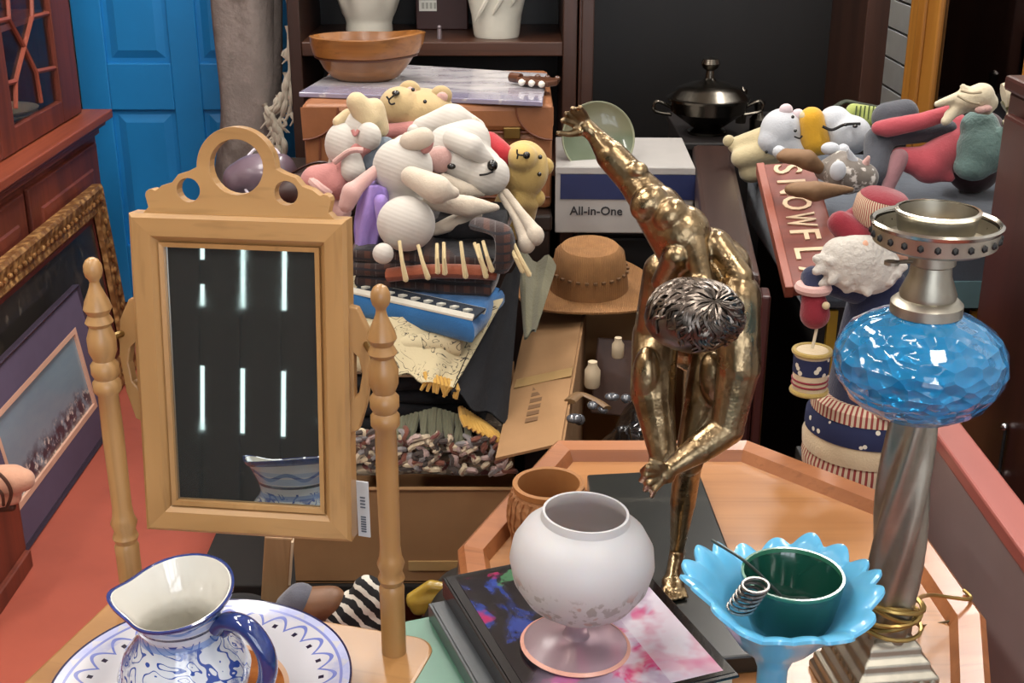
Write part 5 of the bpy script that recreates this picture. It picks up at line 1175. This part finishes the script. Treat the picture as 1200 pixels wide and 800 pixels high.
st_ = [(.118, 0), (.118, .008), (.112, .012), (.112, .02), (.1, .024), (.1, .03), (.088, .036), (.088, .046), (.074, .052), (.072, .06), (.058, .066), (.056, .074), (.044, .08), (.03, .084)]
rs = [sq(s, z) for s, z in st_]
b = B(); rings(b, rs); b.transform(Matrix.Rotation(.12, 4, 'Z')); obj('stepped_base', b, m_ag, t, smooth=False, bevel=.0015)
for k in range(4):
    for j in range(7):
        b = B(); s = .088/2; sph(b, (-.036+j*.012, -s-.0005, .041), (.0045, .002, .0045), sub=1); b.transform(Matrix.Rotation(.12+PI/2*k, 4, 'Z')); obj('egg_and_dart', b, m_ag, t)
b = B(); rs = []
n = 60
for k in range(n+1):
    f = k/n; z = Zs0+(Zs1-Zs0)*f; r0 = .0235+.003*math.sin(PI*f)-.002*f
    rs.append([Vector((r0*(1+.14*math.cos(5*(a)-f*11))*math.cos(a), r0*(1+.14*math.cos(5*a-f*11))*math.sin(a), z)) for a in [2*PI*j/40 for j in range(40)]])
rings(b, rs); obj('twisted_stem', b, m_bs, t)
b = B(); lathe(b, [(.018, Zs1-.004), (.023, Zs1), (.021, Zs1+.008), (.026, Zs1+.013), (.024, Zs1+.02), (.012, Zs1+.022)], 32); obj('stem_collar', b, Mat('clear_collar', '#c3c7c4', .12, .8), t)
def opt(a, r, z): return r*(1+.012*math.sin(a*16+z*90)), z
b = B(); lathe(b, [(0, ZF-.056), (.02, ZF-.055), (.045, ZF-.05), (.066, ZF-.036), (.079, ZF-.016), (fr_, ZF), (.081, ZF+.014), (.072, ZF+.03), (.055, ZF+.042), (.036, ZF+.05), (.03, ZF+.053), (0, ZF+.053)], 64, fn=opt); obj('glass_font', b, m_bg, t)
Z1 = ZF+.05
b = B(); lathe(b, [(.03, Z1), (.034, Z1+.002), (.034, Z1+.012), (.03, Z1+.016), (.026, Z1+.018), (0, Z1+.018)], 40); obj('font_collar', b, m_ag, t)
b = B(); lathe(b, [(.026, Z1+.016), (.027, Z1+.022), (.02, Z1+.04), (.019, Z1+.05), (.022, Z1+.052), (.022, Z1+.062), (.026, Z1+.066), (0, Z1+.066)], 36); obj('burner', b, m_bs, t)
kn = B(); tube(kn, [(-.02, -.005, Z1+.055), (-.042, -.012, Z1+.056)], .002, 6); b = obj('wick_knob', lathe(kn, [(0, 0), (.007, 0), (.007, .003), (0, .003)], 14, c=(-.042, -.012, Z1+.054)), m_bs, t)
ZG = Z1+.066
b = B(); lathe(b, [(.024, ZG), (.05, ZG+.003), (.057, ZG+.007), (.0585, ZG+.022), (.056, ZG+.022), (.054, ZG+.008), (.02, ZG+.004)], 56); gal = obj('gallery', b, m_ag, t)
for k in range(24):
    a = 2*PI*k/24; obj('gallery_opening', sph(B(), (.0578*math.cos(a), .0578*math.sin(a), ZG+.0145), (.0035, .0035, .004), sub=1), m_black, gal)
b = B(); lathe(b, [(.0555, ZG+.022), (.0595, ZG+.0225), (.061, ZG+.026), (.0585, ZG+.028), (.056, ZG+.0255)], 56); obj('gallery_rim', b, plain('bright_silver', '#b5b0a4', .22, 1, var=.1), gal)
b = B(); lathe(b, [(.03, ZG+.004), (.036, ZG+.02), (.038, ZG+.036), (.036, ZG+.037), (.033, ZG+.02), (.02, ZG+.012), (0, ZG+.012)], 40); obj('chimney_holder', b, m_bs, t)
b = B(); lathe(b, [(.0365, ZG+.034), (.0392, ZG+.035), (.0395, ZG+.038), (.036, ZG+.0385)], 40); obj('holder_rim', b, plain('bright_silver_rim', '#b5b0a4', .22, 1, var=.1), t)
b = B(); lathe(b, [(0, ZG+.026), (.014, ZG+.024), (.02, ZG+.016), (0, ZG+.012)], 24); obj('wick_dome', b, m_br2, t)
# wire wound round the stem foot
m_wire = plain('gold_wire', '#a98d52', .35, .8, var=.2)
b = B(); pts = []
for k in range(150):
    f = k/149; a = f*2*PI*7; r_ = .031+.004*math.sin(a*.37); pts.append((r_*math.cos(a), r_*math.sin(a), .09+.03*f+.006*math.sin(a*.71)+.012*math.sin(a+f*5)*f))
t2 = thing('gold_wire', 'gold coloured lamp wire wound round the twisted stem', 'wire', (lx, ly, ZT+.09))
obj('wire_coil', tube(B(), [(p[0], p[1], p[2]-.09) for p in pts], .0024, 6), m_wire, t2)
e2 = at(1136, 702, z=ZT+.024); e1_ = at(1090, 697, z=ZT+.05)
obj('wire_end', tube(B(), spline([Vector((.03, .01, .02))+Vector((lx, ly, ZT+.09)), e1_, e2, e2+Vector((.0, .02, .0))], 8), .0024, 6), m_wire, t2, world=True)
obj('loose_strand', tube(B(), spline([Vector((lx+.03, ly, ZT+.09)), at(1080, 733, z=ZT+.004), at(1116, 727, z=ZT+.004)], 8), .0014, 6), plain('dark_wire', '#6a5537', .5, .5), t2, world=True)

# ---------------------------------------------------------------- swivel mirror on its board
m_pin = wood('honey_pine', '#b58c58', '#9a7242', 2, 10, .4, .25); m_pinx = wood('honey_pine_x', '#b58c58', '#9a7242', 0, 10, .4, .25); m_pbase = wood('honey_pine_base', '#a67a48', '#8c6236', 0, 8, .38, .3)
RF = at(462, 763, z=.79); yawm = math.radians(-16); LP = .318
LF = RF-Vector((math.cos(yawm), math.sin(yawm), 0))*LP
mc_ = (RF+LF)/2
ZM = .79
mir = thing('swivel_mirror', 'honey pine tabletop swivel mirror with turned posts and pierced crest', 'mirror', (mc_.x, mc_.y, ZM-.02), (0, 0, yawm))
def rrect(x0, x1, y0, y1, r, n=6):
    o = []
    for cx_, cy_, a in ((x1-r, y1-r, 0), (x0+r, y1-r, PI/2), (x0+r, y0+r, PI), (x1-r, y0+r, 3*PI/2)):
        for k in range(n+1): o.append((cx_+r*math.cos(a+PI/2*k/n), cy_+r*math.sin(a+PI/2*k/n)))
    return o
b = B(); prism(b, rrect(-LP/2-.035, LP/2+.04, -.2, .035, .028), 0, .02); obj('base_board', b, m_pbase, mir, bevel=.004, smooth=False)
pz = [(0, .02), (.0165, .02), (.0165, .09), (.017, .1), (.0145, .105), (.018, .112), (.0145, .12), (.0185, .13), (.015, .138), (.0135, .15), (.0145, .24), (.0135, .285), (.0185, .29), (.0185, .3), (.0145, .304), (.0185, .31), (.0185, .32), (.0135, .325), (.0185, .335), (.019, .35), (.0135, .363), (.0185, .368), (.0135, .376), (.0185, .383), (.016, .391), (.0115, .399), (.0075, .407), (.0062, .412), (.007, .4145), (.0105, .418), (.0122, .424), (.0118, .43), (.0085, .4355), (.004, .438), (0, .4385)]
for s in (-1, 1): b = B(); lathe(b, [(r*.8, z) for r, z in pz], 28, c=(s*LP/2, 0, 0)); obj('turned_post', b, m_pin, mir)
# frame in its own tilted axes (yaw relative to the base)
FY, FT = math.radians(-7), math.radians(7)
fc = Vector((-.285, 1.268, 1.0715)); FW, FH = .232, .352
mid_p = (LF+RF)/2
Fm = Matrix.Translation(fc) @ Matrix.Rotation(FY, 4, 'Z') @ Matrix.Rotation(-FT, 4, 'X')     # local X right, -Y front, Z up
def FO(name, bm, mat, par=None, **kw): bm.transform(Fm); return obj(name, bm, mat, par or mir, world=True, **kw)
W2, H2 = FW/2, FH/2
bw = .031
for s in (-1, 1):
    x0, x1 = (s*W2, s*(W2-bw)); b = B(); rings(b, [[(x0, y, z) for y, z in ((-.012, H2), (.012, H2), (.012, -H2), (-.012, -H2))], [(x0-s*.004, y, z) for y, z in ((-.016, H2-.004), (.012, H2-.004), (.012, -H2+.004), (-.016, -H2+.004))], [(x1+s*.008, y, z) for y, z in ((-.015, H2-bw+.008), (.012, H2-bw+.008), (.012, -H2+bw-.008), (-.015, -H2+bw-.008))], [(x1, y, z) for y, z in ((-.006, H2-bw), (.012, H2-bw), (.012, -H2+bw), (-.006, -H2+bw))]])
    FO('frame_stile', b, m_pin, smooth=False)
for s in (-1, 1):
    z0, z1 = (s*H2, s*(H2-bw)); b = B(); rings(b, [[(x, y, z0) for y, x in ((-.012, W2), (.012, W2), (.012, -W2), (-.012, -W2))], [(x, y, z0-s*.004) for y, x in ((-.016, W2-.004), (.012, W2-.004), (.012, -W2+.004), (-.016, -W2+.004))], [(x, y, z1+s*.008) for y, x in ((-.015, W2-bw+.008), (.012, W2-bw+.008), (.012, -W2+bw-.008), (-.015, -W2+bw-.008))], [(x, y, z1) for y, x in ((-.006, W2-bw), (.012, W2-bw), (.012, -W2+bw), (-.006, -W2+bw))]])
    FO('frame_rail', b, m_pinx, smooth=False)
m_mg = Mat('mirror_silver', '#b4bab6', .03, .95); m_mg.rough(ramp(m_mg.noise(9, detail=5), .5, .9)*.08+.015)
FO('mirror_glass', bx(-W2+bw-.003, W2-bw+.003, -.005, -.001, -H2+bw-.003, H2-bw+.003), m_mg, smooth=False)
FO('backing_board', bx(-W2+.01, W2-.01, .002, .01, -H2+.01, H2-.01), m_pinx, smooth=False)
b = B(); rr = [[(sx*(W2-bw+i), y, sz*(H2-bw+i)) for sx, sz in ((-1, -1), (1, -1), (1, 1), (-1, 1))] for i, y in ((.001, -.0065), (.001, -.0115), (-.004, -.0105), (-.0045, -.0055))]
rings(b, rr, caps=False); FO('inner_beading', b, m_pin, smooth=False)
# pierced crest
H0 = H2-.002
def arc(cx_, cz_, r, a0, a1, n): return [(cx_+r*math.cos(math.radians(a0+(a1-a0)*k/n)), cz_+r*math.sin(math.radians(a0+(a1-a0)*k/n))) for k in range(n+1)]
rightp = [(W2-.012, H0), (.096, H0+.008)]+arc(.092, H0+.02, .007, -30, 130, 5)+[(.08, H0+.031), (.069, H0+.0345), (.062, H0+.043), (.05, H0+.047)]
outl = rightp+arc(0, H0+.051, .042, 0, 180, 22)+[(-x, z) for x, z in reversed(rightp)]
holes = [list(reversed(circle(0, H0+.052, .0285, 28))), list(reversed(circle(.052, H0+.027, .0125, 20))), list(reversed(circle(-.052, H0+.027, .0125, 20)))]
b = B(); frame_plate(b, outl, holes, -.008, .008); FO('pierced_crest', b, m_pinx, smooth=False, bevel=.002)
# side brackets with pierced lyre shape
for s in (-1, 1):
    o_ = [(W2-.002, .085), (W2+.008, .083), (W2+.019, .06), (W2+.022, .02), (W2+.017, -.02), (W2+.008, -.05), (W2-.002, -.055)]
    hl = [(W2+.004, .035), (W2+.009, .03), (W2+.0125, .012), (W2+.009, -.008), (W2+.004, -.014)]
    b = B(); frame_plate(b, [(s*x, z) for x, z in o_], [[(s*x, z) for x, z in reversed(hl)]], -.007, .007); FO('side_bracket', b, m_pin, smooth=False, bevel=.0015)
    pv0 = Fm @ Vector((s*(W2+.015), 0, .045)); pl = RF if s > 0 else LF; pv1 = Vector((pl.x, pl.y, pv0.z))
    obj('pivot_knob', tube(B(), [pv0, pv1], .004, 8), m_brass, mir, world=True)
tag_ = obj('price_tag', bx(-.0, .014, -.0015, 0, -.068, 0), plain('tag_white', '#c9ced2', .4, var=.04), mir, smooth=False); tag_.location = mir.matrix_world.inverted() @ Vector((0, 0, 0))
tp_ = Fm @ Vector((W2-.0, .012, -H2+.062)); tl = wm(mir).inverted() @ tp_; tag_.location = tl
b = B(); [bx(.004, .010, -.0022, -.0016, -.062+k*.003, -.0605+k*.003, b) for k in range(7)]; [bx(.004, .010, -.0022, -.0016, -.032+k*.004, -.0305+k*.004, b) for k in range(4)]
g = obj('tag_print', b, plain('tag_ink', '#5a6470', .6, var=0), tag_, smooth=False)
# little side table that carries the mirror
t = thing('side_table', 'small pine side table hidden under the swivel mirror board', 'table', (mc_.x-.02, mc_.y-.07, 0), (0, 0, yawm))
obj('table_top', bx(-.17, .17, -.1, .09, ZM-.045, ZM-.0205), m_pbase, t, smooth=False, bevel=.004)
for sx in (-.15, .15):
    for sy in (-.08, .07): obj('leg', bx(sx-.014, sx+.014, sy-.014, sy+.014, 0, ZM-.044), m_pbase, t, smooth=False)

# ---------------------------------------------------------------- painted plate and pitcher
m_pl = Mat('painted_plate', '#c3c3c9', .18, coat=.7); a1x, a1y, a1z = m_pl.xyz(); rad = (a1x*a1x+a1y*a1y).op('SQRT'); an = a1y.op('ARCTAN2', a1x)
m_pl.over(rad < .082, '#8d4f24'); m_pl.over((rad < .082)*ramp(m_pl.noise(20), .45, .7), '#b5733a'); m_pl.over(rad.band(.082, .087), '#c9a78c')
sc_ = (an*13).sin().abs()
m_pl.over(((rad-(sc_*.016)-.118).abs() < .0022), '#6a76b8'); m_pl.over((rad+(sc_*.012)-.15 > 0), '#b4badb')
dd_ = (an*(26/(2*PI))).frac()-.5; m_pl.over(((dd_*.027).abs() < .0024)*rad.band(.117, .1225), '#1b1e3a'); m_pl.over(rad > .1495, '#20264a'); m_pl.over(rad.band(.139, .142), '#7d86c0'); m_pl.over(ramp(m_pl.noise(24), .52, .68)*rad.band(.127, .148)*.5, '#8a94cc')
pc_ = at(238, 812, z=.797); plz = ZM+.0005
t = thing('painted_plate', 'large white plate with blue scalloped border under the pitcher', 'plate', (pc_.x, pc_.y, plz))
b = B(); lathe(b, [(0, .006), (.07, .006), (.085, .0075), (.095, .012), (.148, .021), (.1515, .0225), (.152, .0205), (.148, .0175), (.095, .007), (.085, .001), (0, .0005)], 96); obj('plate_body', b, m_pl, t)
m_pt = Mat('painted_pitcher', '#cfd4da', .12, coat=.8); b1x, b1y, b1z = m_pt.xyz(); an = b1y.op('ARCTAN2', b1x); rad = (b1x*b1x+b1y*b1y).op('SQRT')
m_pb = Mat('cobalt_glaze', '#27376f', .1, coat=.8); m_pb.over(ramp(m_pb.noise(30), .5, .7)*.6, '#3f55a0')
HP = .185
outer = (rad > -1)
sc2 = (an*6).sin()
m_pt.over(ramp(m_pt.noise(18), .4, .7)*.35*(b1z < .12), '#9db4d4')
m_pt.over(((b1z-(sc2*.004)-.128).abs() < .0025), '#2f4d96'); m_pt.over((b1z.band(.1285, .134))*.5, '#6f9ad0'); m_pt.over(((b1z-.1145).abs() < .0018), '#1c2340')
m_pt.over((b1z.band(.118, .1265))*.6, '#86aadb'); m_pt.over((b1z < .106)*((m_pt.noise(20, dist=2.2, detail=1)*24).sin().abs() < .34), '#2c4a98'); m_pt.over((b1z.band(.098, .104))*.7, '#5f86c8'); m_pt.over((b1z < .1)*ramp(m_pt.noise(32), .55, .62)*.8, '#35509b')
m_pi = Mat('pitcher_inside', '#d9d6cc', .1, coat=.9)
pt = at(207, 694, Y=1.055); PX, PY = pt.x, 1.055
t = thing('painted_pitcher', 'white and cobalt hand painted pitcher with wide spout standing on the plate', 'pitcher', (PX, PY, plz+.0065), (0, 0, 0))
HP = pt.z-plz-.0065
def spout(a, r, z):
    f = max(0, min(1, (z-HP*.66)/(HP*.34))); k = math.exp(-((math.atan2(math.sin(a-PI*1.02), math.cos(a-PI*1.02)))/.36)**2)
    lobe = .035*math.cos(2*(a-2.2))
    return r*(1+f*(.2*k-.04*math.exp(-((math.atan2(math.sin(a-PI*1.22), math.cos(a-PI*1.22)))/.3)**2)+lobe)), z+f*f*(.006*k+.011*math.cos(a-.9))
prof = [(0, 0), (.043, 0), (.046, .004), (.05, .015), (.062, HP*.3), (.064, HP*.4), (.056, HP*.55), (.041, HP*.68), (.038, HP*.74), (.041, HP*.82), (.048, HP*.92), (.054, HP)]
b = B(); lathe(b, prof, 72, fn=spout); obj('pitcher_body', b, m_pt, t)
b = B(); lathe(b, [(.0545, HP), (.0515, HP+.0005), (.046, HP*.92), (.038, HP*.8), (.0355, HP*.74), (.038, HP*.66), (.05, HP*.5), (.056, HP*.36), (.045, .015), (0, .008)], 72, fn=spout); obj('pitcher_lining', b, m_pi, t)
b = B(); lathe(b, [(.0535, HP-.0045), (.0555, HP-.002), (.0558, HP+.001), (.0535, HP+.0015), (.0515, HP-.001)], 72, fn=spout); obj('cobalt_rim', b, m_pb, t)
hd = math.radians(-22); hv = Vector((math.cos(hd), math.sin(hd), 0))
hpts = [hv*.043+Vector((0, 0, HP*.8)), hv*.055+Vector((0, 0, HP*.87)), hv*.078+Vector((0, 0, HP*.86)), hv*.095+Vector((0, 0, HP*.7)), hv*.095+Vector((0, 0, HP*.5)), hv*.08+Vector((0, 0, HP*.32)), hv*.058+Vector((0, 0, HP*.25))]
b = B(); tube(b, spline(hpts, 8), .011, 14, flat=.75); h = obj('handle', b, m_pb, t)
b = B(); sp0 = hv*.05+Vector((0, 0, HP*.8)); pts = [sp0+hv*(.009*math.cos(a)*(1-a/9))+Vector((0, 0, .011*math.sin(a)*(1-a/9))) for a in [k*.35 for k in range(22)]]
tube(b, pts, .004, 8); obj('handle_scroll', b, m_pb, h)
# highlights along the handle are the glaze's own

# ---------------------------------------------------------------- clutter under and behind the mirror
t = thing('black_crate', 'black crate in the dark gap behind the swivel mirror', 'crate', (-.3, 1.95, 0))
obj('crate_body', bx(-.55, -.2, 1.62, 2.1, 0, .2), m_black, t, world=True, smooth=False); obj('crate_rim', bx(-.56, -.19, 1.61, 2.11, .19, .21), m_black, t, world=True, smooth=False)
t = thing('black_coat', 'crumpled black coat heaped behind the swivel mirror base', 'clothing', (-.4, 1.85, .208))
obj('coat_heap', blob([('e', (0, 0, .07), (.17, .16, .09)), ('e', (-.08, .05, .1), (.1, .1, .08)), ('e', (.1, .02, .08), (.09, .13, .07))], .01, 3), fabric('black_coat', '#101012', .3, 120, sheen=.05), t)
obj('coat_sleeve', blob([('c', (-.1, -.12, .12), (.05, -.14, .12), .035, .03)], .008, 3), fabric('black_sleeve', '#15151a', .3, 120, sheen=.05), t)
A = S(1.95)
t = thing('pale_wood_block', 'pale wooden block standing below the mirror frame', 'block', A(327, 672))
b = B(); box(b, (-.009, 0, -.04), (.048, .03, .24), (0, .12, .1)); obj('block', b, m_pine, t, smooth=False, bevel=.003)
obj('block_end', box(B(), (.024, -.003, .03), (.004, .03, .085), (0, .12, .1)), plain('block_grain', '#b9a184', .7, var=.1), t, smooth=False)
A = S(1.78)
t = thing('brown_boot', 'brown leather boot with grey cuff lying behind the mirror base', 'boot', A(375, 725))
obj('boot_upper', blob([('c', A(368, 708), A(388, 704), .03, .026), ('c', A(388, 704), A(398, 722), .024, .02)], .006, 4), plain('boot_brown', '#6d4a30', .5, var=.25, scale=20), t, world=True)
obj('boot_cuff', blob([('c', A(352, 702), A(340, 712), .028, .026)], .006, 3), fabric('grey_cuff', '#565761', .15), t, world=True)
t = thing('striped_scarf', 'black and white striped scarf crumpled beside the brown boot', 'scarf', A(425, 725))
ms = Mat('black_white_stripe', '#121214', .9); msx, msy, msz = ms.xyz(); ms.over(((msx*.8+msz+msy*.4)*38+ms.noise(14)*2).frac() < .38, '#c9c3b6')
obj('scarf_heap', blob([('c', A(400, 718), A(440, 700), .03, .03), ('c', A(405, 730), A(445, 722), .028, .03), ('c', A(430, 690), A(450, 712), .024, .028)], .006, 3), ms, t, world=True)
A = S(1.9)
t = thing('yellow_plastic_sheet', 'translucent yellow plastic sheet by the green book', 'plastic', A(510, 705))
obj('sheet', blob([('c', A(480, 700), A(505, 686), .008, .011), ('c', A(505, 686), A(535, 690), .011, .008), ('c', A(490, 712), A(530, 704), .014, .01), ('c', A(485, 704), A(520, 698), .014, .014)], .005, 2), plain('yellow_plastic', '#a18432', .3, var=.3, coat=.4), t, world=True)
obj('orange_fold', blob([('c', A(500, 716), A(535, 712), .012, .01)], .005, 2), plain('rust_plastic', '#8d4d30', .4, var=.2), t, world=True)
t = thing('dark_tote', 'dark brown tote bag standing in the gap beside the table', 'bag', (-.085, 1.86, 0))
obj('tote_body', blob([('e', (0, 0, .22), (.085, .15, .22)), ('e', (0, .05, .3), (.08, .12, .14))], .012, 3), plain('dark_tote', '#221d17', .7, var=.3), t)
obj('tote_handle', tube(B(), spline([(0, -.08, .36), (0, -.05, .46), (0, .05, .46), (0, .08, .38)], 6), .008, 8), plain('tote_handle', '#2c241b', .7), t)
# peach shoe on a dark stool at the left edge
A = S(2.5)
t = thing('dark_stool', 'dark wooden stool at the left edge on the red floor', 'stool', (A(-60, 640).x, 2.52, 0))
sz0 = A(15, 600).z
sx0 = A(-8, 650).x-A(-60, 640).x
obj('stool_body', bx(-.24, sx0, -.12, .16, .04, sz0-.02), m_mah, t, smooth=False, bevel=.006); obj('stool_top', bx(-.25, sx0+.004, -.125, .165, sz0-.022, sz0), m_mah, t, smooth=False, bevel=.004)
obj('stool_foot', bx(-.23, sx0+.014, -.13, .15, 0, .045), m_mah, t, smooth=False, bevel=.004)
t = thing('peach_shoe', 'peach slipper with brown cord trim on the dark stool', 'shoe', A(5, 598))
m_pch = fabric('peach_suede', '#cf9c80', .1, 300); m_cord = plain('brown_cord', '#4a2a1c', .7, var=.1)
obj('upper', blob([('c', A(-40, 570, .02), A(15, 562), .045, .035), ('c', A(15, 562), A(27, 562), .034, .026), ('c', A(-30, 588, .0), A(16, 582), .025, .018)], .005, 4), m_pch, t, world=True)
line(t, [A(-10, 548, -.045), A(6, 562, -.05), A(13, 578, -.045), A(8, 595, -.03)], .004, m_cord, 'cord_trim'); line(t, [A(-12, 566, -.05), A(2, 578, -.05), A(4, 592, -.04)], .0035, m_cord, 'cord_trim')
obj('sole', blob([('c', A(-40, 597, .02), A(14, 594), .012, .01)], .004, 2), m_cord, t, world=True)
